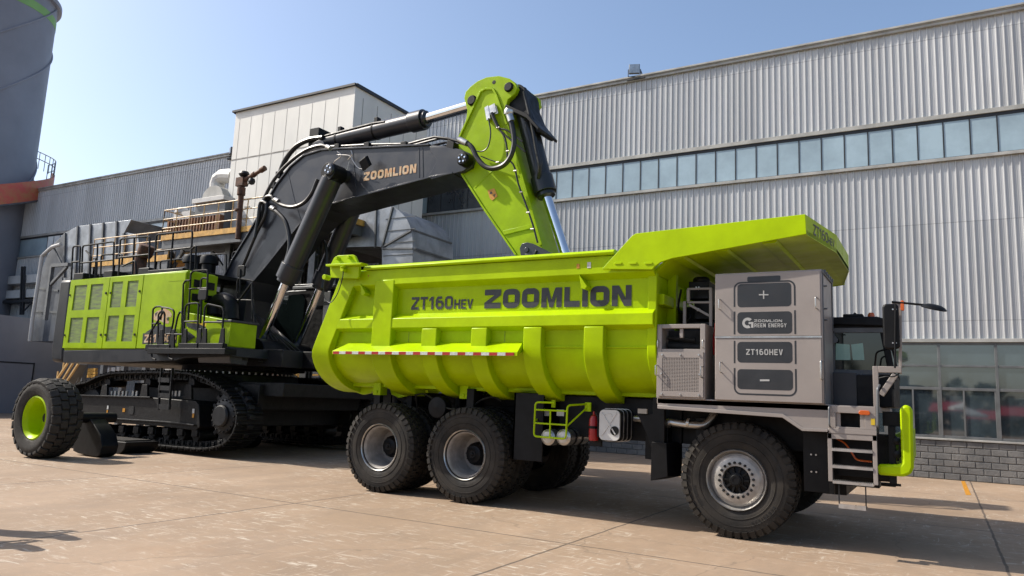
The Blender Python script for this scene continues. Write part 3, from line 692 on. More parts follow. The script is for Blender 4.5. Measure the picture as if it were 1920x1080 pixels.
# ribs, rails: bevelled hollow sections on both sides
def rib(name, x0f, x1f, ztop, off=.13, zb=True):
    m = MB()
    for far in (False, True):
        o = side(off, ztop); i_ = side(-.01, ztop+.0)
        o = [(o[0][0]+.0, ztop-.03)]+o[1:]; o = [(i_[0][0]+.0, ztop)]+[(o[0][0], ztop-.04)]+o[1:]
        ring = o+list(reversed(i_[1:]))
        if far: ring = mir(ring)
        n = len(ring); vs = [(x0f(z), y, z) for y, z in ring]+[(x1f(z), y, z) for y, z in ring]
        m.add(vs, [tuple(range(n)), tuple(range(2*n-1, n-1, -1))]+[(i, (i+1) % n, (i+1) % n+n, i+n) for i in range(n)])
    return m.build(name, 'green', bd, .012, smooth=28)
def xk(x, lean=0): return lambda z: x+lean*0
rib('body_rib', lambda z: -8.77, lambda z: -8.34, 3.80, .15)
for x0, x1 in ((-7.67, -7.36), (-6.66, -6.36), (-5.68, -5.36), (-4.64, -4.32)): rib('body_rib', lambda z, a=x0: a, lambda z, a=x1: a, 2.92, .145)
rib('tail_frame', lambda z: xr(z)-.015, lambda z: xr(z)+.40, 3.99, .13)
rib('front_frame', lambda z: XF-.12, lambda z: XF+.015, 3.72, .04)
def railm(name, zs, x0f, x1f):           # zs: (y,z) profile outside to inside
    m = MB()
    for far in (False, True):
        ring = zs if not far else mir(zs); n = len(ring)
        vs = [(x0f(z), y, z) for y, z in ring]+[(x1f(z), y, z) for y, z in ring]
        m.add(vs, [tuple(range(n)), tuple(range(2*n-1, n-1, -1))]+[(i, (i+1) % n, (i+1) % n+n, i+n) for i in range(n)])
    return m.build(name, 'green', bd, .008, smooth=28)
railm('top_rail', [(10.345, 3.60), (10.20, 3.68), (10.20, 3.95), (10.345, 3.95)], lambda z: xr(z)+.40, lambda z: XF)
railm('top_lip', [(10.14, 3.955), (10.13, 3.99), (10.17, 4.035), (10.44, 4.035), (10.44, 3.955)], lambda z: xr(4)+.55, lambda z: XF-.6)
railm('middle_rail', [(10.345, 2.84), (10.20, 2.90), (10.20, 3.065), (10.345, 3.165)], lambda z: xr(z)+.40, lambda z: XF)
railm('belly_rail', [(10.98, 1.87), (10.98, 2.05), (11.1, 2.12), (11.2, 1.93), (11.3, 1.85)], lambda z: -10.0, lambda z: XF)
railm('step_edge', [(10.345, 2.60), (10.32, 2.595), (10.32, 2.57), (10.345, 2.565)], lambda z: xr(z)+.45, lambda z: XF)
m = MB()
for x in (-8.05, -6.1): m.box(x-.005, x+.005, 10.334, 10.342, 2.6, 2.84)
m.build('weld_seam', 'weld', bd, smooth=0)
# shelf with reflective strip
m = MB(); sx0, sx1 = -9.50, -5.66
m.add([(sx0+.12, 10.345, 2.665), (sx1-.10, 10.345, 2.665), (sx1, 10.0, 2.475), (sx0, 10.0, 2.475), (sx0+.12, 10.345, 2.50), (sx1-.10, 10.345, 2.50), (sx1, 10.0, 2.415), (sx0, 10.0, 2.415)],
      [(0, 3, 2, 1), (4, 5, 6, 7), (3, 7, 6, 2), (0, 4, 7, 3), (1, 2, 6, 5), (0, 1, 5, 4)])
sh = m.build('rock_shelf', 'green', bd, .006)
m = MB(); m2 = MB(); k = 0; x = sx0+.03
while x < sx1-.1:
    (m2 if k % 2 else m).box(x, x+.148, 9.992, 10.0, 2.42, 2.468); x += .15; k += 1
m.build('reflective_strip', 'red', sh, smooth=0); m2.build('reflective_strip', 'stickerw', sh, smooth=0)
# canopy over the cab
m = MB()
P = [XZ(*p, 10.17) for p in ((1130, 505), (1183, 446), (1187, 442), (1193, 438.5), (1511, 402.5), (1513, 440), (1290, 480), (1262, 485), (1240, 492), (1229, 500), (1224, 506))]
P[4] = (-1.47, 4.33); P[5] = (-1.46, 4.06)
m.prism(P, 10.14, 10.18); can = m.build('canopy', 'green', bd, .006, smooth=0)
m = MB(); m.prism(P, 2*YC-10.18, 2*YC-10.14); m.build('canopy_side', 'green', can, .006, smooth=0)
m = MB()                                  # roof sheet
zf, zb_ = 4.07, 3.86; xb = -3.30
front = [(-1.47, 10.18), (-1.25, 11.56), (-1.25, 13.18), (-1.47, 14.56)]
lo = [(x, y, zf) for x, y in front]; bk = [(xb, 10.18, zb_), (xb, 14.56, zb_)]; dn = [(XF-.02, 10.30, 3.66), (XF-.02, 14.44, 3.66)]
L = lo+bk+dn
U = [(x, y, z+.05) for x, y, z in L]; n = 8
m.add(L+U, [(0, 4, 5, 3), (0, 3, 2, 1), (4, 6, 7, 5), (8, 11, 13, 12), (8, 9, 10, 11), (12, 13, 15, 14), (0, 1, 9, 8), (1, 2, 10, 9), (2, 3, 11, 10), (0, 8, 12, 4), (4, 12, 14, 6), (3, 5, 13, 11), (5, 7, 15, 13), (6, 14, 15, 7)])
m.build('canopy_roof', 'green', can, smooth=0)
m = MB()
for i in range(3):
    a, b = front[i], front[i+1]; A = Vector((*a, 4.06)); B = Vector((*b, 4.06)); d = (B-A).normalized(); nn = Vector((d.y, -d.x, 0))*.02
    m.add([A, B, B+Vector((0, 0, .27)), A+Vector((0, 0, .27)), A-nn, B-nn, B-nn+Vector((0, 0, .27)), A-nn+Vector((0, 0, .27))], [(0, 1, 2, 3), (5, 4, 7, 6), (3, 2, 6, 7), (0, 4, 5, 1), (0, 3, 7, 4), (1, 5, 6, 2)])
vis_ = m.build('canopy_visor', 'green', can, smooth=0)
A = Vector((-1.47, 10.18, 0)); B = Vector((-1.25, 11.56, 0)); d = (B-A).normalized(); nn = Vector((d.y, -d.x, 0))
m = MB(); text_fit(m, 'ZT160HEV', A+d*.30+nn*.004+Vector((0, 0, 4.12)), A+d*1.26+nn*.004+Vector((0, 0, 4.12)), .15, .17, .14, off=nn*.001, heights=[1]*5+[.72]*3)
m.build('canopy_lettering', 'letter', vis_, smooth=0)
m = MB()                                  # stiffeners under the canopy
for x in (-1.95, -2.6, -3.2):
    z = zf-(zf-zb_)*(x+1.47)/(xb+1.47); m.prism([(x-.11, z+.005), (x-.08, z-.03), (x+.08, z-.03), (x+.11, z+.005)], 10.22, 14.5)
m.build('canopy_stiffener', 'green', can, smooth=0)
m = MB()
for px in (1159, 1187, 1216):
    p = PY(px, 493.5, 10.14); q = []
    for i in range(13):
        a = R(90+180*i/12); q.append((p.x-.045+.016*math.cos(a), p.z+.016*math.sin(a)))
    for i in range(13):
        a = R(-90+180*i/12); q.append((p.x+.045+.016*math.cos(a), p.z+.016*math.sin(a)))
    m.prism(q, 10.128, 10.142)
m.build('canopy_slot_rim', 'green', can, .003)
# body lettering, set on the recessed side sheet
yy = 10.336
a = PY(908, 578.5, yy); b = PY(1184, 573.5, yy); h = PY(908, 543.5, yy).z-a.z
m = MB(); text_fit(m, 'ZOOMLION', a, b, h, .30, .13); m.build('side_lettering', 'letter', bd, smooth=0)
a = PY(771, 581, yy); b = PY(886, 578.5, yy); h = PY(771, 557.5, yy).z-a.z
m = MB(); text_fit(m, 'ZT160HEV', a, b, h, .20, .12, heights=[1]*5+[.72]*3); m.build('side_lettering', 'letter', bd, smooth=0)
for px, py, w, h, mm in ((1084, 499, .05, .07, 'stickery'), (1104.5, 497, .06, .09, 'stickerw'), (691, 517, .012, .03, 'red')):
    p = PY(px, py, 10.197); m = MB(); m.box(p.x-w/2, p.x+w/2, 10.194, 10.199, p.z-h/2, p.z+h/2); m.build('sticker', mm, bd, smooth=0)
# tail bracket with bolts and loop of wire
m = MB()
m.prism([XZ(*p, 10.14) for p in ((622, 514), (622, 498), (629, 484), (636, 479.5), (664, 478), (668, 481), (674, 496), (676, 497.5), (676, 514))], 10.10, 10.16)
m.prism([XZ(*p, 10.10) for p in ((622, 521), (624, 497), (686, 495), (688, 498), (676, 500), (675, 520), (672, 523))], 10.06, 10.105)
m.prism([XZ(*p, 10.12) for p in ((622, 498), (690, 495), (687, 499), (622, 502))], 9.96, 10.14)
for px, py in ((634, 485), (656, 483)):
    p = PY(px, py, 10.08); m.cyl((p.x, 10.02, p.z), (p.x, 10.12, p.z), .035, n=10)
p = PY(645, 506, 10.02); m.cyl((p.x, 9.96, p.z), (p.x, 10.08, p.z), .045, n=10); m.cyl((p.x, 9.93, p.z+.03), (p.x+.05, 10.0, p.z+.06), .02, n=8)
p = PY(616, 521, 10.1); m.cyl((p.x, 9.98, p.z), (p.x, 10.12, p.z), .05, n=10)
br = m.build('tailgate_bracket', 'green', bd, .006)
m = MB(); m.tube(smooth_path([PY(644, 509, 9.97), PY(641, 526, 9.98), PY(632, 552, 10.0), PY(620, 567, 10.02), PY(610, 561, 10.03), PY(607, 545, 10.03), PY(608, 528, 10.02), PY(612, 521, 10.02)]), .009, 6); m.build('safety_wire', 'hose', br)
m = MB()                                  # lug on the side sheet and lug under the top rail
for px0, py0, px1, py1 in ((685, 535, 690, 556), (1094, 520, 1104, 546)):
    a = PY(px0, py0, 10.3); m.prism([(a.x-.02, a.z+.02), (a.x+.12, a.z-.16), (a.x+.08, a.z-.21), (a.x+.02, a.z-.19)], 10.18, 10.335)
m.build('lashing_lug', 'green', bd, .006)
# belly brackets
m = MB()
m.prism([XZ(*p, 11.2) for p in ((640, 716), (652, 722), (662, 728), (668, 736), (680, 740), (695, 737), (704, 729), (712, 726), (730, 727), (734, 740), (748, 746), (765, 742), (780, 728), (800, 722))], 11.2, 11.28)
for px, y in ((710, 10.98), (873, 10.98)):
    p = PY(px, 725, y); m.box(p.x-.09, p.x+.09, y-.05, y+.15, 1.72, 2.03); m.cyl((p.x, y-.07, 1.78), (p.x, y, 1.78), .03, n=10)
m.prism([XZ(*p, 10.95) for p in ((983, 702), (1006, 733), (962, 733))], 10.93, 10.97)
m.build('belly_bracket', 'green', bd, .008)
m = MB(); p = PY(710, 745, 11.0); m.box(p.x-.07, p.x+.07, 10.95, 11.05, 1.2, 1.75); m.box(-9.55, -9.3, 11.5, 11.6, 1.2, 1.75); m.build('hinge_post', 'black', truck)
# ---------------------------------------------------------------- mud flaps, cage, tanks
m = MB(); m.box(-6.13, -5.58, 10.78, 10.82, .78, 1.86); m.box(-6.13, -6.09, 10.78, 11.65, .78, 1.86); m.build('mud_flap', 'black', truck, .006)
m = MB(); m.add([(-3.72, 10.68, 1.22), (-3.5, 10.68, 1.22), (-3.74, 10.70, .66), (-3.48, 10.70, .74), (-3.62, 11.2, 1.22), (-3.42, 11.2, 1.22), (-3.66, 11.2, .66), (-3.42, 11.2, .72)],
                [(0, 2, 3, 1), (4, 5, 7, 6), (0, 4, 6, 2), (1, 3, 7, 5), (0, 1, 5, 4), (2, 6, 7, 3)]); m.build('mud_flap', 'black', truck, .006)
yc = 10.66
def q(px, py, y=yc): return PY(px, py, y)
m = MB()
m.tube(rail([q(1040, 755), q(1004, 754), q(1001, 818), q(1061, 823), q(1064, 760), q(1098, 758, 10.95)], .02, .06), .016, 8)
m.tube([q(1003, 768), q(1063, 771)], .014, 8); m.tube([q(1002, 793), q(1062, 797)], .014, 8); m.tube([q(1032, 769), q(1031, 820)], .014, 8)
m.tube([q(1062, 800), q(1099, 766, 10.95)], .014, 8); m.tube([q(1003, 790), q(1012, 781, 10.95)], .014, 8)
a = q(1103, 763, 10.97); m.box(a.x-.05, a.x+.05, 10.95, 10.99, a.z-.07, a.z+.07); a = q(1038, 757, 10.9); m.box(a.x-.03, a.x+.03, 10.88, 10.92, a.z-.06, a.z+.06)
m.build('guard_cage', 'green', truck)
for px in (1026, 1055):
    a = q(px, 820, 10.74); m = MB(); m.lathe([(0, 0), (.09, .005), (.125, .03), (.13, .06), (.13, .75), (0, .76)], (a.x, 10.74, a.z), n=28)
    tk = m.build('air_tank', 'steel', truck)
    m = MB()
    for yy_ in (10.95, 11.2): m.lathe([(.132, 0), (.14, 0), (.14, .05), (.132, .05)], (a.x, yy_, a.z), n=28, closed=True)
    m.build('strap', 'black', tk)
for px in (1023, 1051):
    a = q(px, 774, 10.93); m = MB(); m.box(a.x-.065, a.x+.065, 10.92, 10.93, a.z-.05, a.z+.05); m.build('sticker', 'stickerw', truck, smooth=0)
a = q(1112, 800, 10.75)
m = MB(); m.lathe([(0, -.2), (.07, -.19), (.075, -.15), (.075, .12), (.05, .18), (.02, .2), (.02, .25), (.0, .25)], (a.x, 10.78, a.z-.02), (0, 0, 1), 20); ex = m.build('fire_extinguisher', 'red', truck)
m = MB(); m.lathe([(.077, -.03), (.082, -.03), (.082, .01), (.077, .01)], (a.x, 10.78, a.z), (0, 0, 1), 20, closed=True); m.tube(smooth_path([(a.x, 10.78, a.z+.22), (a.x+.08, 10.74, a.z+.15), (a.x+.09, 10.74, a.z-.15)]), .015, 6); m.box(a.x-.1, a.x+.1, 10.85, 10.9, a.z-.3, a.z+.15); m.build('extinguisher_fitting', 'black', ex)
# white stamped box (after-treatment can) with outlet
A = q(1124, 766, 10.62); B = q(1166, 829, 10.62); x0, x1, z0, z1 = A.x, B.x, B.z, A.z; x1 -= .02
def rrect(x0, x1, z0, z1, r, n=5):
    out = []
    for cx, cz, a0 in ((x1-r, z1-r, 0), (x0+r, z1-r, 90), (x0+r, z0+r, 180), (x1-r, z0+r, 270)):
        for i in range(n+1):
            a = R(a0+90*i/n); out.append((cx+r*math.cos(a), cz+r*math.sin(a)))
    return out
m = MB(); m.prism(rrect(x0, x1, z0, z1, .08), 10.62, 11.3)
bx_ = m.build('exhaust_box', 'black', truck, .02)
m = MB(); m.prism(rrect(x0+.012, x1-.012, z0+.012, z1-.012, .075), 10.595, 10.625)
m.bar((x0+.05, 10.595, z1-.06), (x1-.07, 10.595, z0+.1), .02); m.bar((x1-.06, 10.597, z1-.05), (x0+.06, 10.597, z0+.08), .02)
m.tube(rail([(x0+.1, 10.595, z1-.13), (x0+.11, 10.595, z1-.07), (x1-.15, 10.595, z1-.07), (x1-.12, 10.595, z1-.13)], .01, .02), .007, 6)
m.build('stamped_cover', 'white', bx_, .012)
m = MB(); m.lathe([(.0, 10.592), (.055, 10.592), (.055, 10.585), (.068, 10.585), (.068, 10.6)], (x0+.265, 0, z0+.16), n=24); m.build('outlet', 'interior', bx_)
m = MB()
for yy_ in (10.72, 10.88, 11.05): m.prism([(a_, b_) for a_, b_ in rrect(x0-.008, x1+.008, z0-.008, z1+.008, .085)], yy_, yy_+.018)
m.build('strap', 'steel', bx_)
m = MB(); m.tube(smooth_path([q(1190, 785, 11), q(1205, 786, 10.98), q(1225, 788, 10.95), q(1245, 790, 10.95)]), .05, 12); m.tube(smooth_path([q(1250, 791, 10.9), q(1270, 794, 10.9), q(1300, 797, 10.9), q(1322, 796, 10.92), q(1338, 778, 11.0), q(1343, 762, 11.1)]), .055, 12)
for px in (1254, 1291): a = q(px, 793, 10.9); m.cyl((a.x-.02, 10.9, a.z), (a.x+.02, 10.9, a.z-.003), .07, n=16)
m.build('exhaust_pipe', 'steel', truck)
m = MB(); m.prism([XZ(*p, 10.75) for p in ((1196, 776), (1225, 776), (1225, 745), (1247, 745), (1247, 838), (1219, 838), (1217, 822))], 10.72, 10.80)
m.box(-5.45, -3.4, 11.1, 11.5, 1.2, 1.85); m.box(-3.9, -3.55, 10.9, 11.5, .95, 1.5); m.box(-3.4, -1.1, 11.15, 11.4, 1.2, 1.7)
m.box(-3.15, -3.0, 10.95, 11.2, .9, 1.6)
m.build('support_bracket', 'black', truck, .008)
a = q(1205, 771, 10.7); m = MB(); m.box(a.x-.07, a.x+.07, 10.68, 10.72, a.z-.035, a.z+.035); m.build('wood_block', 'concrete', truck)
# ---------------------------------------------------------------- deck, radiators, battery box
yd = 10.36
m = MB()
m.prism([XZ(*p, yd) for p in ((1232, 745), (1555, 758), (1555, 809), (1504, 806.5), (1468, 781), (1233, 764))], yd, yd+.9)
m.box(-3.54, -.72, yd, 13.9, 1.78, 1.855)
dk = m.build('deck_fender', 'grey_panel', truck, .006)
m = MB(); m.prism([XZ(*p, yd-.02) for p in ((1233, 760), (1468, 776), (1505, 802.5), (1552, 805), (1552, 810), (1504, 808), (1467, 783), (1233, 766))], yd-.03, yd); m.build('fender_edge', 'grey_panel', dk, .004)
# ladder panel with opening and steps
X0, X1 = -1.265, -.715
m = MB()
for (a, b, c, d) in ((X0, X1, 1.76, 1.845), (X0, X1, 1.50, 1.565), (X0, X0+.085, 1.565, 1.76), (X1-.13, X1, 1.565, 1.76)): m.box(a, b, yd-.006, yd+.06, c, d)
m.box(X0+.085, X0+.14, yd+.02, yd+.05, 1.565, 1.76); m.box(X1-.185, X1-.13, yd+.02, yd+.05, 1.565, 1.76)
m.box(X0+.085, X1-.13, yd-.004, yd+.2, 1.565, 1.585)
pl = m.build('step_panel', 'grey_panel', truck, .004)
m = MB(); m.box(X0+.1, X1-.15, yd+.21, yd+.22, 1.56, 1.78); m.build('recess', 'interior', pl)
a = q(1621, 774, yd); m = MB(); m.prism(rrect(a.x-.065, a.x+.065, a.z-.028, a.z+.028, .027), yd-.03, yd-.005); m.build('marker_lamp', 'orange', pl, .006)
a = q(1639, 791, yd); m = MB(); m.box(a.x-.035, a.x+.01, yd-.012, yd-.007, a.z-.04, a.z+.04); m.build('sticker', 'yelpaint', pl, smooth=0)
m = MB()
for x in (-1.30+.02, -.765): m.box(x, x+.05, yd, yd+.05, .90, 1.50)
m.box(-1.28, -.715, yd, yd+.05, 1.43, 1.50)
ld = m.build('ladder', 'grey_panel', truck, .004)
for z in (1.30, 1.09, .90):
    m = MB(); m.box(-1.23, -.765, yd-.01, yd+.16, z-.02, z+.012)
    for i in range(22): m.box(-1.225+i*.021, -1.215+i*.021, yd-.008, yd+.15, z+.012, z+.020)
    m.build('step', 'steel', ld)
m = MB(); m.box(-1.17, -1.155, yd+.02, yd+.03, .62, .9); m.box(-.865, -.85, yd+.02, yd+.03, .62, .9); m.box(-1.17, -.85, yd-.02, yd+.12, .60, .62)
m.box(-.86, -.62, 13.8, 13.82, .62, .66); m.bar((-1.1, 13.9, .95), (-1.1, 13.9, .62), .02); m.bar((-.7, 13.9, .95), (-.7, 13.9, .62), .02); m.box(-1.1, -.7, 13.85, 14.0, .6, .65)
m.build('folding_step', 'darksteel', ld)
m = MB(); m.box(-1.165, -.855, yd-.026, yd-.02, .585, .64); m.build('folding_step_tread', 'steel', ld)
m = MB(); m.tube(smooth_path([q(1568, 822, 10.7), q(1585, 832, 10.7), q(1598, 850, 10.7), q(1608, 862, 10.7), q(1635, 866, 10.65)]), .012, 6); m.build('orange_cable', 'orange', truck)
m = MB(); m.box(-1.62, -1.30, 10.66, 10.7, .72, 1.5); m.box(-1.30, -1.24, 10.6, 10.66, .72, 1.5); m.box(-1.3, -.6, 10.75, 11.3, .95, 1.5); m.box(-1.2, -.75, 11.1, 11.4, .8, .95)
m.box(-.6, -.52, 10.55, 10.63, .92, 1.62); m.box(-.66, -.46, 10.6, 10.75, 1.62, 1.8); m.box(-.95, -.6, 11.0, 13.7, .9, 1.35)
for dx, dz in ((0, 0), (.06, 0), (0, -.22), (.06, -.22)): m.cyl((-1.52+dx, 10.64, 1.2+dz), (-1.52+dx, 10.66, 1.2+dz), .014, n=8)
m.build('front_bracket', 'black', truck, .006)
m = MB()
for dx, dz in ((0, 0), (.06, 0), (0, -.22), (.06, -.22)): m.cyl((-1.52+dx, 10.635, 1.2+dz), (-1.52+dx, 10.64, 1.2+dz), .012, n=8)
m.build('bolts', 'steel', truck)
# radiator box with perforated grille
rx0, rx1, rz0, rz1 = -3.54, -2.84, 1.86, 2.915
m = MB(); ry = 10.33
m.box(rx0, rx0+.07, ry, ry+.6, rz0, rz1); m.box(rx1-.07, rx1, ry, ry+.6, rz0, rz1); m.box(rx0+.07, rx1-.07, ry, ry+.08, rz1-.06, rz1); m.box(rx0+.07, rx1-.07, ry+.004, ry+.05, 2.50, 2.56); m.box(rx0+.07, rx1-.07, ry, ry+.6, rz0, rz0+.05)
m.bar(((rx0+rx1)/2, ry+.05, 2.86), ((rx0+rx1)/2, ry+.05, 2.72), .05)
rb = m.build('radiator_box', 'grey_panel', truck, .006)
m = MB(); gx0, gx1, gz0, gz1 = rx0+.03, rx1-.02, rz0+.03, 2.515
nx, nz = 22, 24; ix0, ix1, iz0, iz1 = gx0+.06, gx1-.06, gz0+.07, gz1-.08
m.box(gx0, ix0, ry-.03, ry, gz0, gz1); m.box(ix1, gx1, ry-.03, ry, gz0, gz1); m.box(ix0, ix1, ry-.03, ry, gz0, iz0); m.box(ix0, ix1, ry-.03, ry, iz1, gz1)
sx, sz_ = (ix1-ix0)/nx, (iz1-iz0)/nz
for i in range(nx+1): m.box(ix0+i*sx-sx*.2, ix0+i*sx+sx*.2, ry-.026, ry-.014, iz0, iz1)
for i in range(nz+1): m.box(ix0, ix1, ry-.027, ry-.015, iz0+i*sz_-sz_*.25, iz0+i*sz_+sz_*.25)
m.build('grille', 'grey_panel', rb)
m = MB(); m.box(rx0+.07, rx1-.07, ry+.02, ry+.04, rz0+.05, 2.50); m.box(rx0+.07, rx1-.07, ry+.3, ry+.5, 2.5, 2.85); m.cyl((rx0+.1, ry+.2, 2.62), (rx1-.1, ry+.25, 2.6), .05); m.cyl((rx0+.1, ry+.2, 2.74), (rx1-.2, ry+.2, 2.7), .03); m.build('radiator_core', 'interior', rb)
m = MB()
for x, z in ((gx0+.06, gz1-.04), ((gx0+gx1)/2, gz1-.04), (gx1-.06, gz1-.04), (gx0+.05, (gz0+gz1)/2), (gx1-.05, (gz0+gz1)/2), (gx0+.06, gz0+.03), ((gx0+gx1)/2, gz0+.03), (gx1-.06, gz0+.03)): m.cyl((x, ry-.045, z), (x, ry-.03, z), .014, n=10)
m.build('bolts', 'steel', rb)
def handle(x, z0, z1, y, parent, out=.055, r=.008, dx=0):
    m = MB(); m.tube(rail([(x, y, z1), (x+dx, y-out, z1), (x+dx, y-out, z0), (x, y, z0)], .01, .02), r, 8); m.build('handle', 'steel', parent)
handle(gx0-.0, 2.18, 2.32, ry-.03, rb, dx=-.02); handle(gx1-.0, 2.16, 2.31, ry-.03, rb, dx=-.02); handle(rx0+.02, 2.58, 2.68, ry, rb, .03); handle(rx1-.03, 2.58, 2.68, ry, rb, .03)
# equipment tower between body and battery
m = MB()
e0 = [XZ(*p, 10.75) for p in ((1291, 542), (1335, 540), (1335, 612), (1283, 612), (1283, 564))]
Y = 10.75
def fr(px0, py0, px1, py1, w=.045): m.bar(PY(px0, py0, Y), PY(px1, py1, Y), w)
fr(1291, 543, 1291, 566); fr(1333, 541, 1333, 612); fr(1289, 542, 1335, 541, .03); fr(1289, 567, 1331, 567, .03); fr(1284, 565, 1284, 610); fr(1292, 571, 1330, 592, .035)
m.build('equipment_rack', 'grey_panel', truck, .004)
m = MB()
m.box(-3.25, -2.95, 10.9, 11.3, 3.35, 3.62); m.box(-3.18, -2.9, 10.95, 11.2, 3.05, 3.34); m.box(-3.3, -2.85, 10.85, 11.35, 2.5, 3.0); m.lathe([(0, 3.62), (.12, 3.62), (.13, 3.66), (.1, 3.7), (0, 3.7)], (-3.1, 11.05, 0), (0, 0, 1), 16)
m.box(-3.5, -2.75, 11.4, 13.4, 1.9, 3.3)
m.tube(smooth_path([(-3.35, 10.85, 3.5), (-3.4, 10.9, 3.2), (-3.2, 10.85, 3.1), (-3.35, 10.85, 2.9)]), .02, 6)
m.build('equipment', 'black', truck, .01)
m = MB()
for x, z in ((-3.12, 3.52), (-3.08, 3.52), (-3.1, 3.49), (-3.12, 3.2), (-3.08, 3.2), (-3.1, 3.17), (-3.2, 2.93), (-3.16, 2.93)): m.cyl((x, 10.84, z), (x, 10.9, z), .009, n=6)
m.build('bolts', 'steel', truck)
m = MB(); m.tube(smooth_path([(-2.76, 10.6, 2.95), (-2.8, 10.65, 2.7), (-2.78, 10.6, 2.5)]), .02, 6); m.build('red_hose', 'red', truck)
# battery box
BX0, BX1, BY0, BY1, BZ0, BZ1 = -2.70, -1.305, 10.31, 11.34, 1.862, 3.615
m = MB(); m.box(BX0, BX1, BY0, BY1, BZ0, BZ1)
bb = m.build('battery_box', 'grey_panel', truck, .012)
for z0, z1 in ((BZ0+.006, 2.708), (2.735, BZ1-.02)):
    m = MB(); m.box(BX0+.008, BX1-.02, BY0-.012, BY0, z0, z1); m.build('door', 'grey_panel', bb, .005)
m = MB(); m.box(BX0+.004, BX1-.01, BY0-.02, BY0-.002, 2.711, 2.732); m.build('door_trim', 'steel', bb)
yb = BY0-.0135
def rp(px, py): p = PY(px, py, yb); return p.x, p.z
def decal(px0, py0, px1, py1, r=.05):
    a = rp(px0, py0); b = rp(px1, py1); m = MB(); m.add([(x, yb, z) for x, z in rrect(a[0], b[0], b[1], a[1], r)], [tuple(range(24))]); return m
for c_ in ((1382.5, 533, 1484, 574), (1382.5, 585.5, 1485.5, 625.5), (1382.5, 641, 1486, 681), (1382.5, 692, 1487, 732.5)):
    decal(*c_).build('dark_decal', 'decal', bb, smooth=0)
decal(1401, 519, 1463.5, 526, .02).build('dark_decal', 'decal', bb, smooth=0)
def band(pts, w=.022):
    m = MB(); P = [Vector((x, 0, z)) for x, z in pts]; n = len(P); L = []; Q = []
    for j in range(n):
        a, b = P[max(j-1, 0)], P[min(j+1, n-1)]; d = (b-a).normalized(); nn = Vector((-d.z, 0, d.x)); L.append(P[j]+nn*w/2); Q.append(P[j]-nn*w/2)
    m.add([(p.x, yb, p.z) for p in L+Q], [(j, j+1, j+1+n, j+n) for j in range(n-1)]); return m
def arch(x0, x1, zt, zb, r, up=True):
    s = 1 if up else -1; out = [(x0, zb)]
    for i in range(9): a = R(180-90*i/8); out.append((x0+r+r*math.cos(a), zt-s*r+s*r*math.sin(a)))
    for i in range(9): a = R(90-90*i/8); out.append((x1-r+r*math.cos(a), zt-s*r+s*r*math.sin(a)))
    return out+[(x1, zb)]
xl = rp(1377, 550)[0]; xg = rp(1490, 550)[0]
band(arch(xl, xg, rp(1430, 528.5)[1], rp(1377, 575.5)[1], .085)).build('dark_decal', 'decal', bb, smooth=0)
band(arch(xl, xg, rp(1430, 740)[1], rp(1377, 690)[1], .085, False)).build('dark_decal', 'decal', bb, smooth=0)
for px in (xl, xg):
    for y0, y1 in ((584, 627), (639, 681)): band([(px, rp(1377, y0)[1]), (px, rp(1377, y1)[1])]).build('dark_decal', 'decal', bb, smooth=0)
def pt(px, py): return PY(px, py, yb-.001)
m = MB(); h = pt(1423, 545).z-pt(1423, 562).z; text_fit(m, '+', pt(1423, 562.5), pt(1441, 562.5), h*1.15, .11, 0)
m.build('silver_lettering', 'silverletter', bb, smooth=0); m = MB()
text_fit(m, '-', pt(1425, 723), pt(1443, 723), .14, .17, 0)
m.build('silver_lettering', 'silverletter', bb, smooth=0); m = MB()
h = pt(1399, 654.5).z-pt(1399, 665.3).z; text_fit(m, 'ZT160HEV', pt(1399, 665.3), pt(1468, 666), h, .18, .16)
m.build('silver_lettering', 'silverletter', bb, smooth=0); m = MB()
h = pt(1414, 599).z-pt(1414, 603.8).z; text_fit(m, 'ZOOMLION', pt(1414, 604), pt(1466.5, 604), h, .22, .22)
h = pt(1414, 606.2).z-pt(1414, 613.5).z; text_fit(m, 'REEN ENERGY', pt(1414.5, 613.7), pt(1475, 613.7), h, .17, .16)
g0 = pt(1402, 605.5); rg = .073
for (a0, a1, ro, ri) in ((42, 300, rg, rg*.48), ):
    n = 28; vs = []
    for i in range(n+1): a = R(a0+(a1-a0)*i/n); vs += [(g0.x+ro*math.cos(a), g0.y, g0.z+ro*math.sin(a)), (g0.x-.005+ri*math.cos(a)*1.0, g0.y, g0.z+ri*math.sin(a))]
    m.add(vs, [(2*i, 2*i+2, 2*i+3, 2*i+1) for i in range(n)])
m.add([(g0.x+.012, g0.y-.0005, g0.z+.012), (g0.x+.075, g0.y-.0005, g0.z+.012), (g0.x+.075, g0.y-.0005, g0.z-.066), (g0.x+.045, g0.y-.0005, g0.z-.066), (g0.x+.045, g0.y-.0005, g0.z-.016), (g0.x+.012, g0.y-.0005, g0.z-.016)], [(0, 1, 2, 3, 4, 5)])
m.build('silver_lettering', 'silverletter', bb, smooth=0)
for px, y0, y1, hf in ((1348, 561, 580, 0), (1529, 557, 578, 0), (1350, 679, 698, 0), (1539, 677, 711, 1)):
    a = PY(px, y0, BY0-.06); b = PY(px, y1, BY0-.06); handle(a.x+.01, b.z, a.z, BY0-.01, bb, .06, .008 if not hf else .011, -.01)
m = MB()                                  # right side frame, hinges
m.box(BX1, BX1+.012, BY0+.02, BY0+.07, BZ0, BZ1); m.box(BX1, BX1+.012, BY1-.06, BY1, 2.9, BZ1); m.box(BX1, BX1+.016, BY0, BY1, BZ1-.05, BZ1-.02)
for i in range(5): m.box(BX1, BX1+.03, BY0+.15+i*.19, BY0+.19+i*.19, BZ1-.035, BZ1+.015)
for z in (3.4, 3.1, 2.95): m.cyl((BX1+.01, BY0+.09, z), (BX1+.05, BY0+.09, z), .012, n=8)
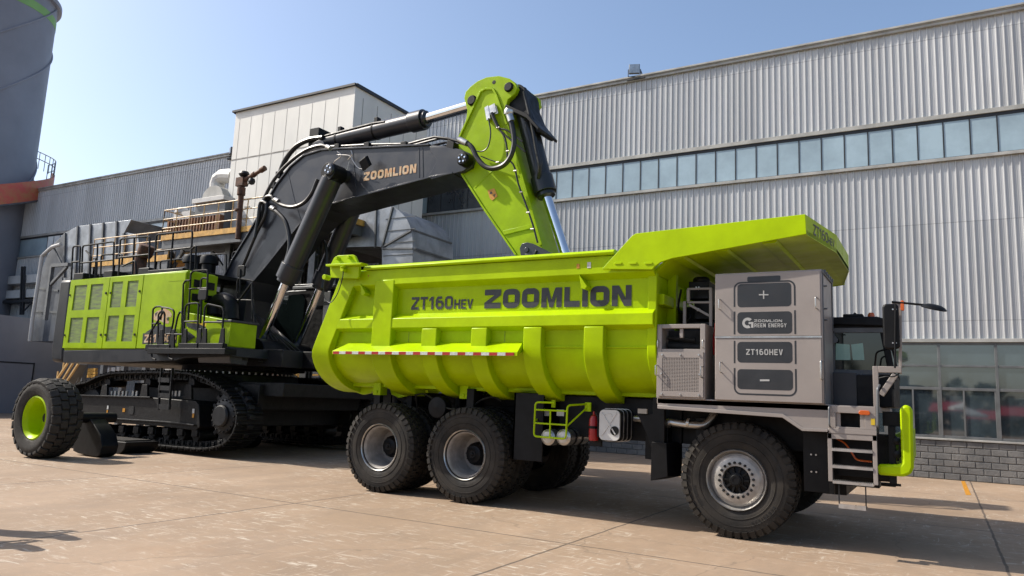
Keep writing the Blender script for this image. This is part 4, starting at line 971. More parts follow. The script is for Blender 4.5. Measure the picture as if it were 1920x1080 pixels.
m.build('side_frame', 'galvdark', bb, .003)
# ---------------------------------------------------------------- cab
cy0, cy1, cx0, cx1 = 11.42, 13.35, -1.28, -.62
m = MB()
sidep = [(cx0, 1.86), (cx0, 2.98), (cx1-.06, 2.98), (cx1+.06, 2.35), (cx1+.04, 1.86)]
for y in (cy0, cy1-.06):
    m.box(cx0-.1, cx1+.04, y, y+.06, 1.86, 2.34); m.box(cx0-.1, cx1-.05, y, y+.06, 2.90, 3.0); m.box(cx0-.1, cx0-.02, y, y+.06, 2.34, 2.90); m.bar((cx1-.07, y+.03, 2.95), (cx1+.03, y+.03, 2.30), .06, .06, (0, 1, 0))
m.box(cx0-.16, cx0-.1, cy0, cy1, 1.86, 3.0); m.box(cx1, cx1+.05, cy0+.06, cy1-.06, 1.86, 2.33); m.box(cx0-.1, cx1, cy0+.06, cy1-.06, 1.86, 1.9)
cab = m.build('cab', 'black', truck, .01)
m = MB(); m.prism([(cx0-.2, 3.0), (cx0-.2, 3.10), (cx1-.12, 3.10), (cx1+.0, 3.06), (cx1+.06, 2.99), (cx1-.0, 2.96)], cy0-.06, cy1+.06); m.box(cx0+.1, cx1-.3, cy0+.02, cy0+.5, 3.10, 3.15); m.cyl((cx0+.25, cy0+.1, 3.16), (cx0+.25, cy0+.3, 3.16), .02)
m.build('cab_roof', 'black', cab, .015)
m = MB(); m.lathe([(0, 3.10), (.045, 3.10), (.045, 3.14), (.03, 3.17), (0, 3.17)], (cx1-.2, cy0+.1, 0), (0, 0, 1), 16); m.build('beacon', 'orange', cab)
m = MB(); yq = cy0-.008
m.box(cx0-.1, cx0-.02+.01, yq, cy0, 2.36, 2.9); m.box(cx0-.1, cx1-.04, yq, cy0, 2.88, 2.95); m.box(cx0-.1, cx1+.02, yq, cy0, 2.30, 2.36)
m.box(-1.2, -.95, yq-.006, cy0, 2.28, 2.33); m.box(cx0, cx1-.2, yq-.002, cy0, 1.92, 2.24)
m.build('cab_door_frame', 'galvdark', cab, .004)
m = MB(); m.add([(cx0-.02, cy0+.02, 2.36), (cx1, cy0+.02, 2.36), (cx1-.08, cy0+.02, 2.90), (cx0-.02, cy0+.02, 2.90)], [(0, 1, 2, 3)]); m.build('side_window', 'cabglass', cab, smooth=0)
M['teal'] = mat('tinted_far_window', (.42, .68, .58), .15, 0, .05, 1)
m = MB(); m.prism([XZ(*p, cy0+.015) for p in ((1567, 644), (1593, 646), (1595, 675), (1567, 675))], cy0+.008, cy0+.016); m.prism([XZ(*p, cy0+.015) for p in ((1596, 646), (1618, 643), (1621, 675), (1599, 675))], cy0+.008, cy0+.016); m.build('window_view', 'teal', cab, smooth=0)
m = MB(); m.add([(cx1+.045, cy0+.1, 2.36), (cx1+.045, cy1-.1, 2.36), (cx1-.06, cy1-.1, 2.93), (cx1-.06, cy0+.1, 2.93)], [(0, 1, 2, 3)]); m.build('windscreen', 'cabglass', cab, smooth=0)
m = MB(); m.prism([XZ(*p, 11.35) for p in ((1543, 640), (1560, 650), (1562, 645), (1570, 641), (1571, 636), (1566, 630), (1560, 628), (1548, 612), (1543, 608))], 11.35, 11.38); m.build('lifting_eye_plate', 'galvdark', bb, .004)
m = MB(); m.box(-1.28, -.98, 11.0, 11.06, 1.86, 2.3); m.box(-1.0, -.75, 11.02, 11.05, 1.86, 2.28); m.build('cab_side_panel', 'boom', cab, .006)
m = MB(); m.box(-.98, -.76, 10.98, 11.0, 1.87, 2.27); m.build('cab_access_panel', 'black', cab, .004)
# ---------------------------------------------------------------- mirror gantry and mirrors
ym = 10.42
m = MB()
m.box(-.745, -.68, ym, ym+.06, 1.84, 2.36); m.box(-.68, -.42, ym, ym+.06, 2.28, 2.36)
m.bar(PY(1652, 741, ym+.03), PY(1679, 702, ym+.03), .07, .05, (0, 1, 0))
m.prism([XZ(*p, ym) for p in ((1672, 566), (1691, 565), (1691, 702), (1685, 700), (1685, 574), (1672, 574))], ym+.01, ym+.045)
gm = m.build('mirror_gantry', 'grey_panel', truck, .006)
m = MB(); m.tube(rail([(-.70, ym-.03, 1.60), (-.70, ym-.07, 1.62), (-.69, ym-.07, 2.08), (-.67, ym, 2.12)], .01, .03), .016, 8); m.tube(rail([(-1.25, yd-.004, 1.58), (-1.25, yd-.05, 1.6), (-1.25, yd-.05, 1.82), (-1.25, yd-.004, 1.84)], .01, .03), .012, 8); m.build('grab_rail', 'galvdark', truck)
m = MB(); m.prism(rrect(PY(1655, 600, ym-.05).x, PY(1686, 600, ym-.05).x, PY(1670, 655, ym-.05).z, PY(1670, 570, ym-.05).z, .05), ym-.09, ym-.03); mr = m.build('mirror', 'black', gm, .02)
m = MB()
for pz in (580, 643):
    for dx in (-6, 0):
        a = PY(1680+dx, pz, ym-.095); m.cyl((a.x, ym-.10, a.z), (a.x, ym-.09, a.z), .01, n=8)
m.build('bolts', 'steel', mr)
m = MB(); m.tube([PY(1679, 570, ym-.1), PY(1678, 690, ym-.1)], .012, 8); m.tube([PY(1672, 566, ym), PY(1735, 572, ym)], .014, 8); m.tube(smooth_path([PY(1686, 700, ym), PY(1676, 706, ym-.03), PY(1662, 706, ym-.03), PY(1648, 709, ym)]), .008, 6)
m.tube(rail([PY(1640, 690, 11), PY(1643, 660, 10.95), PY(1668, 653, 10.8), PY(1672, 655, 10.7)], .01, .05), .012, 8)
m.build('mirror_arm', 'black', gm)
a = PY(1751, 578, ym); m = MB(); ax = Vector((.15, .25, .55)).normalized()
m.lathe([(0, .05), (.07, .045), (.12, .025), (.145, 0), (.14, -.01), (0, -.015)], a, (.25, -.2, .95), 32); m.build('round_mirror', 'black', gm)
a = PY(1692, 572, ym); m = MB(); m.prism(rrect(a.x-.02, a.x+.02, a.z-.07, a.z+.06, .018), ym-.01, ym+.03); m.build('marker_lamp', 'orange', gm, .006)
m = MB(); m.bar((-.62, 11.3, 2.9), (-.56, 11.25, 2.1), .03); m.bar((-.58, 11.0, 2.65), (-.52, 11.0, 2.2), .025); m.box(-.66, -.56, 11.45, 12.2, 2.82, 2.9); m.build('cab_front_fitting', 'black', cab)
# ---------------------------------------------------------------- front guard bumper
m = MB()
outer = [(-.72, 1.02), (-.44, 1.02), (-.355, 1.06), (-.325, 1.14), (-.315, 1.82), (-.335, 1.875), (-.385, 1.89), (-.435, 1.875), (-.455, 1.82), (-.455, 1.19), (-.475, 1.165), (-.72, 1.15)]
m.prism(outer, 10.44, 10.56)
gb = m.build('front_guard', 'green', truck, .035)
m = MB(); m.box(-.43, -.40, 10.58, 14.15, 1.1, 1.55); m.box(-.72, -.42, 10.58, 14.15, 1.02, 1.08); m.box(-.60, -.57, 10.58, 14.15, 1.08, 1.50)
m.build('guard_plate', 'green', gb, .01)
m = MB()
for x, z in ((-.5, 1.44), (-.5, 1.28)): m.lathe([(0, 10.5), (.045, 10.52), (.05, 10.56), (.03, 10.62), (0, 10.64)], (x, 0, z), n=14)
m.tube(smooth_path([(-.52, 10.55, 1.5), (-.47, 10.52, 1.4), (-.5, 10.55, 1.2)]), .012, 6)
m.build('lamp_cluster', 'black', gb)
# ================================================================ mining excavator
ex = thing('mining_excavator', 'huge green and charcoal crawler excavator with raised boom behind the dump truck', 'excavator', (-18, 15.1, 0))
YT = 12.5; GA = 4.45; YM = 15.12
def P2(px, py, Y): return PY(px, py, Y)
# ---- crawler tracks
belt_px = [(160, 717), (182, 706), (205, 700), (240, 698.5), (280, 698), (320, 698), (352, 700), (378, 707), (404, 722), (425, 738), (438, 758), (443, 778), (441, 800), (432, 820), (416, 834), (395, 840.5), (370, 842), (320, 838), (260, 832), (196, 825), (168, 821)]
belt = [XZ(*p, YT) for p in belt_px]
xl_ = belt[-1][0]; zt_, zb_ = belt[0][1], belt[-1][1]; cz = (zt_+zb_)/2; rr = (zt_-zb_)/2
arc = [(min(belt[0][0], xl_)-.15-rr*math.cos(R(a)), cz+rr*math.sin(R(a))) for a in (-60, -35, -10, 15, 40, 65)]
belt = belt+arc
def resample(poly, step):
    pts = [Vector((x, 0, z)) for x, z in poly]; pts.append(pts[0]); out = []; carry = 0
    tot = sum((pts[i+1]-pts[i]).length for i in range(len(pts)-1)); n = round(tot/step); step = tot/n; k = 0; seg = 0; pos = 0.
    for j in range(n):
        d = j*step; a = 0.
        for i in range(len(pts)-1):
            l = (pts[i+1]-pts[i]).length
            if a+l >= d: out.append(pts[i].lerp(pts[i+1], (d-a)/l)); break
            a += l
    return out
S = resample(belt, .235); n = len(S); cen = sum(S, Vector())/n
def track(dy, parent):
    t = bpy.data.objects.new('crawler_track', None); COL.objects.link(t); t.parent = parent; t['_o'] = parent['_o']
    m = MB(); lk = MB()
    for i in range(n):
        a, b = S[i], S[(i+1) % n]; d = (b-a).normalized(); nn = Vector((-d.z, 0, d.x)); mid = (a+b)/2
        if nn.dot(mid-cen) < 0: nn = -nn
        y0, y1 = YT+dy, YT+dy+.82; c = Vector((mid.x, (y0+y1)/2, mid.z)); h = (b-a).length/2
        m.obox(c, d*h*.93, Vector((0, .41, 0)), nn*.022); m.obox(c+d*h*.7+nn*.035, d*.018, Vector((0, .40, 0)), nn*.03); m.obox(c-d*h*.1+nn*.03, d*.014, Vector((0, .40, 0)), nn*.02)
        for q_ in (-.13, .13): lk.obox(c-nn*.10+Vector((0, q_, 0)), d*h*.86, Vector((0, .035, 0)), nn*.085)
        lk.obox(c-nn*.10, d*.045, Vector((0, .2, 0)), nn*.045)
    m.build('track_shoes', 'track', t, .004); lk.build('track_chain', 'track', t, .006)
    # roller frame
    f = [XZ(*p, YT+.08) for p in ((128, 742), (150, 740.5), (284, 745.5), (366, 752), (373, 760), (374, 801), (366, 807), (300, 799), (180, 790), (128, 786))]
    m = MB(); m.prism(f, YT+dy+.08, YT+dy+.72); fr_ = m.build('roller_frame', 'track', t, .012)
    m = MB()
    for (px0, py0, px1, py1) in ((145, 741, 284, 745), (181, 783, 312, 791), (312, 791, 366, 797)):
        a = P2(px0, py0, YT+.05); b = P2(px1, py1, YT+.05); m.bar((a.x, YT+dy+.04, a.z), (b.x, YT+dy+.04, b.z), .09, .03)
    m.build('frame_flange', 'darksteel', t, .004)
    m = MB()
    for i in range(9):
        a = P2(150+i*27.5, 803+i*1.6, YT+.2); m.cyl((a.x, YT+dy+.16, a.z), (a.x, YT+dy+.66, a.z), .15, n=18); m.box(a.x-.11, a.x+.11, YT+dy+.1, YT+dy+.2, a.z-.04, a.z+.14)
        for sx_ in (-.05, .05): m.cyl((a.x+sx_, YT+dy+.085, a.z-.02), (a.x+sx_, YT+dy+.1, a.z-.02), .014, n=6)
    for px in (205, 280, 362):
        a = P2(px, 718, YT+.2); m.cyl((a.x, YT+dy+.15, a.z), (a.x, YT+dy+.66, a.z), .12, n=16)
        m.prism([(a.x-.12, a.z-.05), (a.x+.1, a.z-.05), (a.x+.17, a.z-.42), (a.x-.17, a.z-.42)], YT+dy+.07, YT+dy+.14)
    m.build('roller', 'track', t, .006)
    m = MB()
    for px0, px1 in ((216, 250), (256, 267), (329, 347)):
        x = px0
        while x < px1:
            a = P2(x, 738, YT+.3); m.cyl((a.x, YT+dy+.2, a.z-.07), (a.x, YT+dy+.2, a.z+.07), .035, n=10); x += 7
    m.build('grease_cylinder', 'steel', t)
    # sprocket + final drive
    a = P2(418, 780, YT+.1); m = MB(); m.lathe([(0, YT+dy-.02), (.24, YT+dy-.02), (.27, YT+dy+.02), (.27, YT+dy+.08), (.42, YT+dy+.12), (.44, YT+dy+.3), (.62, YT+dy+.32), (.62, YT+dy+.48), (0, YT+dy+.5)], (a.x, 0, a.z), n=40)
    for i in range(18):
        q_ = 2*math.pi*i/18; m.cyl((a.x+.39*math.cos(q_), YT+dy+.08, a.z+.39*math.sin(q_)), (a.x+.39*math.cos(q_), YT+dy+.13, a.z+.39*math.sin(q_)), .022, n=8)
        m.obox(Vector((a.x+.66*math.cos(q_), YT+dy+.4, a.z+.66*math.sin(q_))), Vector((math.cos(q_), 0, math.sin(q_)))*.06, Vector((0, .08, 0)), Vector((-math.sin(q_), 0, math.cos(q_)))*.05)
    m.build('drive_sprocket', 'darksteel', t, .006)
    a = arc[2]; m = MB(); m.lathe([(0, YT+dy+.15), (.2, YT+dy+.15), (.25, YT+dy+.25), (.62, YT+dy+.28), (.66, YT+dy+.4), (.62, YT+dy+.55), (0, YT+dy+.6)], (a[0]+.72, 0, cz), n=36); m.build('idler', 'darksteel', t, .006)
    return t
tr1 = track(0, ex)
tr2 = copy_tree(tr1, ex); tr2.location = (0, GA, 0)
for px, py, w, h, mm in ((202, 764, .07, .10, 'stickerw'), (201, 772, .06, .09, 'stickery'), (232, 769, .11, .10, 'stickery'), (362.5, 771, .08, .12, 'stickerw'), (362, 779, .07, .11, 'stickery')):
    p = P2(px, py, YT+.07); m = MB(); m.box(p.x-w/2, p.x+w/2, YT+.068, YT+.076, p.z-h/2, p.z+h/2); m.build('sticker', mm, tr1, smooth=0)
p = P2(246, 769, YT+.07); m = MB(); m.prism(rrect(p.x-.11, p.x+.11, p.z-.11, p.z+.11, .05), YT+.066, YT+.078); m.build('access_hole', 'interior', tr1)
m = MB(); a = P2(300, 742, YT-.2); # boarding ladder hung in front of the track
for (px0, px1) in ((299, 297), (320, 317)): m.bar(P2(px0+4, 690, YT-.15), P2(px1, 768, YT-.15), .06, .03)
for py in (712, 727, 741, 762): m.bar(P2(298, py, YT-.15), P2(319, py+1, YT-.15), .05, .12)
m.build('boarding_ladder', 'darksteel', ex)
# ---- car body and slew ring
m = MB(); m.box(-20.2, -15.6, 13.32, 16.95, .75, 1.75); m.box(-19.6, -14.9, 13.2, 17.0, 1.2, 1.85); m.lathe([(0, 1.8), (1.75, 1.8), (1.7, 2.1), (1.55, 2.12), (1.55, 2.4), (0, 2.4)], (-18.0, YM, 0), (0, 0, 1), 48)
m.box(-16.5, -14.2, 13.35, 17.7, 1.55, 1.9)
m.build('car_body', 'track', ex, .02)
m = MB()
for i in range(60): q_ = 2*math.pi*i/60; m.cyl((-18+1.63*math.cos(q_), YM+1.63*math.sin(q_), 2.1), (-18+1.63*math.cos(q_), YM+1.63*math.sin(q_), 2.16), .03, n=6)
m.build('slew_bolts', 'steel', ex)
# ---- upper structure
YS = 12.4
def sp(pts, Y=YS): return [XZ(*p, Y) for p in pts]
m = MB(); m.prism(sp(((119, 657.5), (300, 653), (430, 650), (431, 668), (345, 671), (330, 676), (240, 679), (118, 680)), YS-.02), YS-.02, 17.7)
m.box(-20.5, -14.6, 13.6, 16.6, 2.3, 2.75)
uf = m.build('turntable_frame', 'cw', ex, .012)
m = MB(); cwp = sp(((112, 524), (133, 524), (119, 657), (118, 680), (95, 678.5), (95, 650)))
xc = cwp[0][0]; m.prism(cwp, YS, 17.8); m.build('counterweight', 'cw', ex, .10)
hood = MB(); HP = sp(((132.5, 525), (352, 506), (339, 652), (119, 657)))
yh1 = PX(405, 518, HP[1][0]).y
hood.prism(HP, YS+.012, yh1); hd = hood.build('engine_hood', 'green_ex', ex, .03)
def quadpanel(pts, Y, th, name, mm, parent, bev=.004):
    m = MB(); m.prism(sp(pts, Y), Y-th, Y+.02); return m.build(name, mm, parent, bev)
WIN = [((140, 536), (164, 535), (160, 581), (137, 584)), ((171, 533), (195, 532), (191, 579), (168, 581)), ((212, 529), (232.5, 528), (227.5, 576), (207, 578)), ((240.5, 527.5), (260.5, 526), (257, 574.5), (236, 576)),
       ((134, 597), (158, 595.5), (154.5, 643), (131, 644)), ((165, 595), (188, 594), (184, 642), (161, 643)), ((205, 592.5), (225.5, 592), (221, 640.5), (201, 642)), ((235, 591), (255, 590), (251, 639), (230.5, 640))]
def gridpanel(outer, wins, name):
    # door skin with four real openings: built as bars round the openings
    Y = YS; m = MB(); (xa, xb, za, zb) = outer
    xs = sorted({xa, xb}|{w[0] for w in wins}|{w[1] for w in wins}); zs = sorted({za, zb}|{w[2] for w in wins}|{w[3] for w in wins})
    for i in range(len(xs)-1):
        for j in range(len(zs)-1):
            cx_, cz_ = (xs[i]+xs[i+1])/2, (zs[j]+zs[j+1])/2
            if any(w[0] < cx_ < w[1] and w[2] < cz_ < w[3] for w in wins): continue
            m.box(xs[i], xs[i+1], Y-.035, Y, zs[j], zs[j+1])
    o = m.build(name, 'green_ex', hd, 0, smooth=0)
    for w in wins:
        m = MB(); m.box(w[0]-.01, w[1]+.01, Y-.012, Y-.004, w[2]-.01, w[3]+.01); m.build('mesh_screen', 'mesh', o, smooth=0)
    return o
def wr(w):
    p = [XZ(*q_, YS) for q_ in w]; return (sum(p[i][0] for i in (0, 3))/2, sum(p[i][0] for i in (1, 2))/2, sum(p[i][1] for i in (2, 3))/2, sum(p[i][1] for i in (0, 1))/2)
WR = [wr(w) for w in WIN]
for c_ in (0, 2):                        # square the four openings of each door
    g_ = [WR[c_], WR[c_+1], WR[c_+4], WR[c_+5]]
    xa0 = (g_[0][0]+g_[2][0])/2; xb0 = (g_[0][1]+g_[2][1])/2; xa1 = (g_[1][0]+g_[3][0])/2; xb1 = (g_[1][1]+g_[3][1])/2
    zu = ((g_[0][2]+g_[1][2])/2, (g_[0][3]+g_[1][3])/2); zl = ((g_[2][2]+g_[3][2])/2, (g_[2][3]+g_[3][3])/2)
    ws = [(xa0, xb0, *zu), (xa1, xb1, *zu), (xa0, xb0, *zl), (xa1, xb1, *zl)]
    X0_ = XZ(126, 600, YS)[0] if c_ == 0 else XZ(200.5, 590, YS)[0]+.015
    X1_ = XZ(200.5, 590, YS)[0]-.015 if c_ == 0 else XZ(265, 580, YS)[0]-.015
    o = gridpanel((X0_, X1_, XZ(200, 655, YS)[1]+.03, XZ(200, 519, YS)[1]-.03), ws, 'hood_door')
    m = MB()
    for z in (XZ(200, 550, YS)[1], XZ(200, 628, YS)[1]): m.cyl((X1_-.09, YS-.055, z), (X1_-.09, YS-.03, z), .035, n=12); m.cyl((X0_+.09 if c_ else X0_+.05, YS-.055, z), (X0_+.09 if c_ else X0_+.05, YS-.03, z), .03, n=12)
    m.build('lock', 'black', o)
m = MB(); xs0 = XZ(265, 580, YS)[0]+.015; xs1 = XZ(345.5, 580, YS)[0]-.02; m.box(xs0, xs1, YS-.035, YS, XZ(200, 655, YS)[1]+.03, XZ(200, 519, YS)[1]-.03); sp3 = m.build('hood_side_panel', 'green_ex', hd, .01)
m = MB(); m.box(XZ(332, 510, YS)[0]-.25, XZ(332, 510, YS)[0]+.42, YS-.04, YS-.036, XZ(332, 526, YS)[1]-.02, XZ(332, 513, YS)[1]); m.build('data_plate', 'green_ex', sp3, smooth=0)
# hood front face details (faces the cab)
hx = HP[1][0]
m = MB(); m.box(HP[0][0]+.3, hx-1.6, yh1+.02, 17.5, 2.7, HP[0][1]-.15); m.build('engine_cover', 'boom', ex, .05)
b_ = PX(405, 518, hx)
m = MB(); m.box(hx-.0, hx+.10, YS+.05, b_.y, PX(380, 590, hx).z, HP[1][1]-.04); m.build('hood_end_panel', 'green_ex', hd, .02)
m = MB()
for px, py in ((371, 532), (395, 537), (367, 558), (391, 561)):
    a = PX(px, py, hx+.11); m.box(hx+.10, hx+.13, a.y-.12, a.y+.12, a.z-.1, a.z+.1)
m.build('hood_latch', 'black', hd, .01)
# ---- lower front deck box, graphics, front green box
def fxp(pts, X): return [(PX(*p, X).y, PX(*p, X).z) for p in pts]
sx1_ = XZ(431, 625, YS)[0]
LB = sp(((345, 586), (431, 600), (429, 650), (339, 652))); zt2 = PY(346, 585, YS).z
m = MB(); m.prism([(LB[3][0], LB[3][1]), (sx1_, LB[3][1]), (sx1_, PY(431, 602, YS).z), (hx, PY(350, 584, YS).z)], YS+.02, PX(481, 609, sx1_).y-.02); lb = m.build('deck_box', 'green_ex', ex, .02)
m = MB(); a = PX(433, 604, sx1_); bq = PX(481, 609, sx1_); m.box(sx1_-.9, sx1_+.03, YS-.02, bq.y, PX(429, 649, sx1_).z, a.z); fb = m.build('front_tool_box', 'green_ex', ex, .012)
m = MB(); m.box(sx1_-.5, sx1_+.06, YS-.04, bq.y+.05, a.z, a.z+.06)
m.prismx([(YS+.0, PX(429, 652, sx1_).z-.02), (bq.y-.1, PX(429, 652, sx1_).z-.02), (bq.y-.2, PX(470, 690, sx1_).z+.05), (YS+.1, PX(429, 652, sx1_).z-.38)], sx1_-1.2, sx1_)
m.build('front_deck_frame', 'boom', ex, .012)
m = MB()
for i in range(2):
    for j in range(3): m.box(sx1_, sx1_+.012, YS+.95+i*.24, YS+1.12+i*.24, 2.42+j*.06, 2.445+j*.06)
m.box(sx1_, sx1_+.012, YS+.45, YS+.62, 2.42, 2.56); m.build('vent_slots', 'interior', ex)
yg = YS+.012
def gp(pts, mm, name='side_graphic', dy=0.):
    m = MB(); p = [PY(*q_, yg-dy) for q_ in pts]; m.add(p, [tuple(range(len(p)))]); return m.build(name, mm, lb, smooth=0)
gp(((349, 605), (372, 607), (398, 619), (381, 621), (383, 624), (368, 619), (350, 612)), 'decal', dy=.006)
gp(((355, 604), (372, 606), (392, 603), (431, 601), (431, 612), (410, 612), (388, 613), (372, 609)), 'yelpaint', dy=.003)
gp(((348, 618), (366, 631), (348, 643)), 'decal', dy=.006); gp(((402, 632), (414, 628), (414, 636)), 'decal', dy=.006)
gp(((385, 632), (400, 631), (400, 635), (385, 635)), 'steel', dy=.006)
# model plate on the hood side and a plain animal head emblem in orange and black
yq = YS-.037
def hp(pts, mm, name='emblem', dy=0.):
    m = MB(); p = [PY(*q_, yq-dy) for q_ in pts]; m.add(p, [tuple(range(len(p)))]); return m.build(name, mm, sp3, smooth=0)
hp(((268, 625), (332, 622), (331, 643), (266.5, 645)), 'decal', 'model_plate', .001)
h = PY(270, 627, yq).z-PY(270, 642, yq).z; m = MB(); text_fit(m, 'ZE1350G', PY(270, 642.5, yq-.002), PY(329, 640.5, yq-.002), h, .22, .1); m.build('model_lettering', 'copper', sp3, smooth=0)
hp(((303, 580), (309, 578), (318, 583), (322, 589), (321, 595), (316, 594), (312, 597), (313, 601), (317, 602), (316, 607), (308, 606), (300, 601), (294, 603), (288, 598), (289, 588), (295, 583)), 'copper', dy=.001)
hp(((306, 590), (309, 589), (311, 591), (308, 593)), 'decal', dy=.003); hp(((313, 597), (317, 595), (316, 600), (313, 601)), 'decal', dy=.003); hp(((290, 588), (296, 584), (292, 594)), 'decal', dy=.003); hp(((298, 597), (301, 594), (303, 601)), 'decal', dy=.003)
hp(((272, 624), (284, 616), (300, 607), (312, 613), (322, 612), (326, 619), (324, 623)), 'decal', dy=.001)
# ---- hand rails, walkways, steps
def rl(pts, Y, r=.024): return rail([PY(*p, Y) if len(p) == 2 else PY(p[0], p[1], p[2]) for p in pts], .02, .1)
m = MB()
R1 = [((131, 572), (137, 462), (151, 461), (147, 565)), ((152, 562), (155, 461), (214, 453), (211, 545)), ((183, 458), (180, 545)), ((152, 493), (213, 487)), ((134, 492), (150, 490)),
      ((221, 540), (226, 448), (281, 443), (278, 525)), ((252, 446), (248, 528)), ((222, 483), (279, 477)), ((289, 530), (293, 440), (361, 432), (357, 508)), ((325, 437), (319, 510)), ((291, 472), (358, 464)),
      ((357, 470), (368, 459), (366, 505)), ((161, 470), (171, 480), (168, 530)), ((175, 485), (180, 484), (178, 530)), ((188, 540), (190, 478), (211, 477)), ((222, 475), (230, 479), (228, 500), (254, 488), (256, 520))]
for p in R1: m.tube(rl(p, YS+.15), .026, 7)
for p in (R1[1], R1[2], R1[3], R1[5], R1[6], R1[8], R1[9]):
    m.tube([v+Vector((0, 2.6, -.0)) for v in rl(p, YS+.15)], .026, 7)
m.build('roof_handrail', 'black', ex)
m = MB()
zt = HP[0][1]
for px0, px1 in ((150, 168), (206, 222), (270, 290)): a = P2(px0, 520, YS+.3); b = P2(px1, 520, YS+.3); m.box(a.x, b.x, YS+.1, YS+.8, zt-.02, zt+.22)
a = P2(286, 505, YS+.2); b = P2(352, 500, YS+.2); m.box(a.x, b.x, YS+.06, 15, HP[1][1]-.03, HP[1][1]+.09)
a = P2(170, 515, YS+.2); m.box(a.x, a.x+1.7, YS+1, 15, zt-.02, zt+.18)
m.build('roof_walkway', 'black', ex, .02)
m = MB()
for px, py, Y, r, h in ((392, 497, 14.2, .26, .42), (361, 495, 15.2, .3, .8), (376, 500, 16., .25, .6)):
    a = P2(px, py, Y); m.lathe([(0, -h), (r*.75, -h), (r*.75, 0), (r, .02), (r, .2), (r*.9, .26), (0, .28)], (a.x, Y, a.z), (0, 0, 1), 28)
m.build('air_filter', 'black', ex)
m = MB(); a = P2(262, 505, 14.5); m.cyl((a.x, 14.5, a.z-.5), (a.x-.02, 14.5, a.z+.42), .20, n=20); m.lathe([(.2, .42), (.24, .5), (.24, .8), (.2, .82)], (a.x, 14.5, a.z), (.35, 0, 1), 20, closed=False); m.build('exhaust_stack', 'rust', ex)
m = MB(); YL = YS-.25
for p, Y in ((((284, 655), (287, 579), (293, 575), (305, 575), (301, 600)), YL), (((296, 650), (297, 588), (305, 582), (309, 588), (306, 648)), YL), (((303, 576), (318, 578), (327, 582), (325, 604), (317, 640), (317, 655)), YL),
             (((285, 607), (301, 606)), YL), (((324, 640), (333, 594), (338, 583), (343, 590), (342, 640)), YL), (((313, 626), (342, 627)), YL), (((278, 652), (281, 625), (297, 600), (306, 585)), YL-.02),
             (((341, 605), (344, 532), (348, 526), (356, 526)), YL+.1), (((353, 600), (358, 512), (363, 508), (390, 506), (388, 548)), YL+.2), (((375, 575), (377, 524), (382, 521), (390, 523)), YL+.2), (((355, 542), (388, 540)), YL+.2),
             (((344, 652), (347, 576), (352, 570), (373, 568), (371, 600), (370, 652)), YL), (((346, 603), (372, 602)), YL), (((380, 645), (384, 577), (389, 570), (416, 576), (420, 583), (415, 645)), YL), (((384, 604), (417, 604)), YL),
             (((285, 655), (284, 671), (292, 674)), YL), (((317, 655), (316, 671), (324, 674)), YL)):
    m.tube(rl(p, Y), .024, 7)
m.build('side_handrail', 'black', ex)
m = MB()
a = P2(280, 655, YL); b = P2(425, 655, YL)
m.box(a.x, b.x, YL-.05, YS+.05, PY(300, 672, YL).z+.12, PY(345, 653, YL).z)
for px0, px1, py in ((275, 300, 648), (298, 320, 648), (337, 372, 646), (375, 420, 646)): a = P2(px0, py, YL); b = P2(px1, py, YL); m.box(a.x, b.x, YL-.04, YL+.1, a.z-.14, a.z+.03)
for px in (345, 372, 382, 415, 300, 322): a = P2(px, 650, YL); m.prism([(a.x-.12, a.z-.05), (a.x+.12, a.z-.05), (a.x+.05, a.z+.45), (a.x-.05, a.z+.45)], YL-.02, YL+.02)
m.build('walkway', 'black', ex, .008)
def mirror_panel(px0, py0, px1, py1, Y):
    a = P2(px0, py1, Y); b = P2(px1, py0, Y); m = MB(); m.prism(rrect(a.x, b.x, a.z, b.z, .06), Y, Y+.06); return m.build('mirror', 'black', ex, .015)
mirror_panel(370, 541, 388, 563, YL); mirror_panel(443, 497, 459, 519, 13.3)
m = MB(); m.tube([PY(378, 562, YL), PY(376, 606, YL)], .025, 7)
m.tube([PY(451, 505, 13.3), PY(450, 548, 13.3)], .03, 7); m.tube(rl(((441, 600), (444, 550), (445, 528), (447, 522), (470, 526), (475, 528)), 13.3), .024, 7); m.tube(rl(((441, 600), (443, 570), (473, 529), (473, 598)), 13.3), .03, 7); m.tube(rl(((445, 562), (474, 563)), 13.3), .02, 7); m.tube(rl(((436, 604), (444, 560)), 13.3), .024, 7); m.tube(rl(((478, 604), (473, 560)), 13.3), .03, 7)
m.build('front_handrail', 'black', ex)
m = MB(); m.tube(smooth_path([PY(402, 590, 13.2), PY(404, 570, 13.2), PY(420, 562, 13.2), PY(432, 572, 13.2), PY(434, 600, 13.2)]), .2, 14); m.build('intake_duct', 'black', ex)
# ---- boom
YB0, YB1 = 14.57, 15.67
BP = [(430, 640), (413, 600), (412, 560), (418, 528), (437, 487), (466, 440), (497, 385), (519, 347), (545, 313), (570, 292), (603, 281.5), (640, 279), (700, 276.5), (806, 271.5), (838, 274), (864, 280), (880, 287), (888, 300), (884, 314), (868, 323), (850, 325), (806, 333), (683, 366), (640, 378), (604, 388), (583, 402), (562, 422), (530, 462), (500, 500), (477, 527), (462, 560), (452, 640)]
def bpz(Y, pts=BP): return [XZ(*p, YB0) for p in pts]
m = MB(); m.prism(bpz(YB0), YB0, YB1); bo = m.build('boom', 'boom', ex, .02)
m = MB()                                  # flange plates along the top and bottom edges
def edge_strip(pts, y0, y1, w, d):
    for i in range(len(pts)-1):
        a = P2(*pts[i], YB0); b = P2(*pts[i+1], YB0); m.bar((a.x, (y0+y1)/2, a.z), (b.x, (y0+y1)/2, b.z), y1-y0, w)
edge_strip(BP[2:14], YB0-.05, YB1+.05, .045, 0); edge_strip(BP[20:31], YB0-.05, YB1+.05, .045, 0)
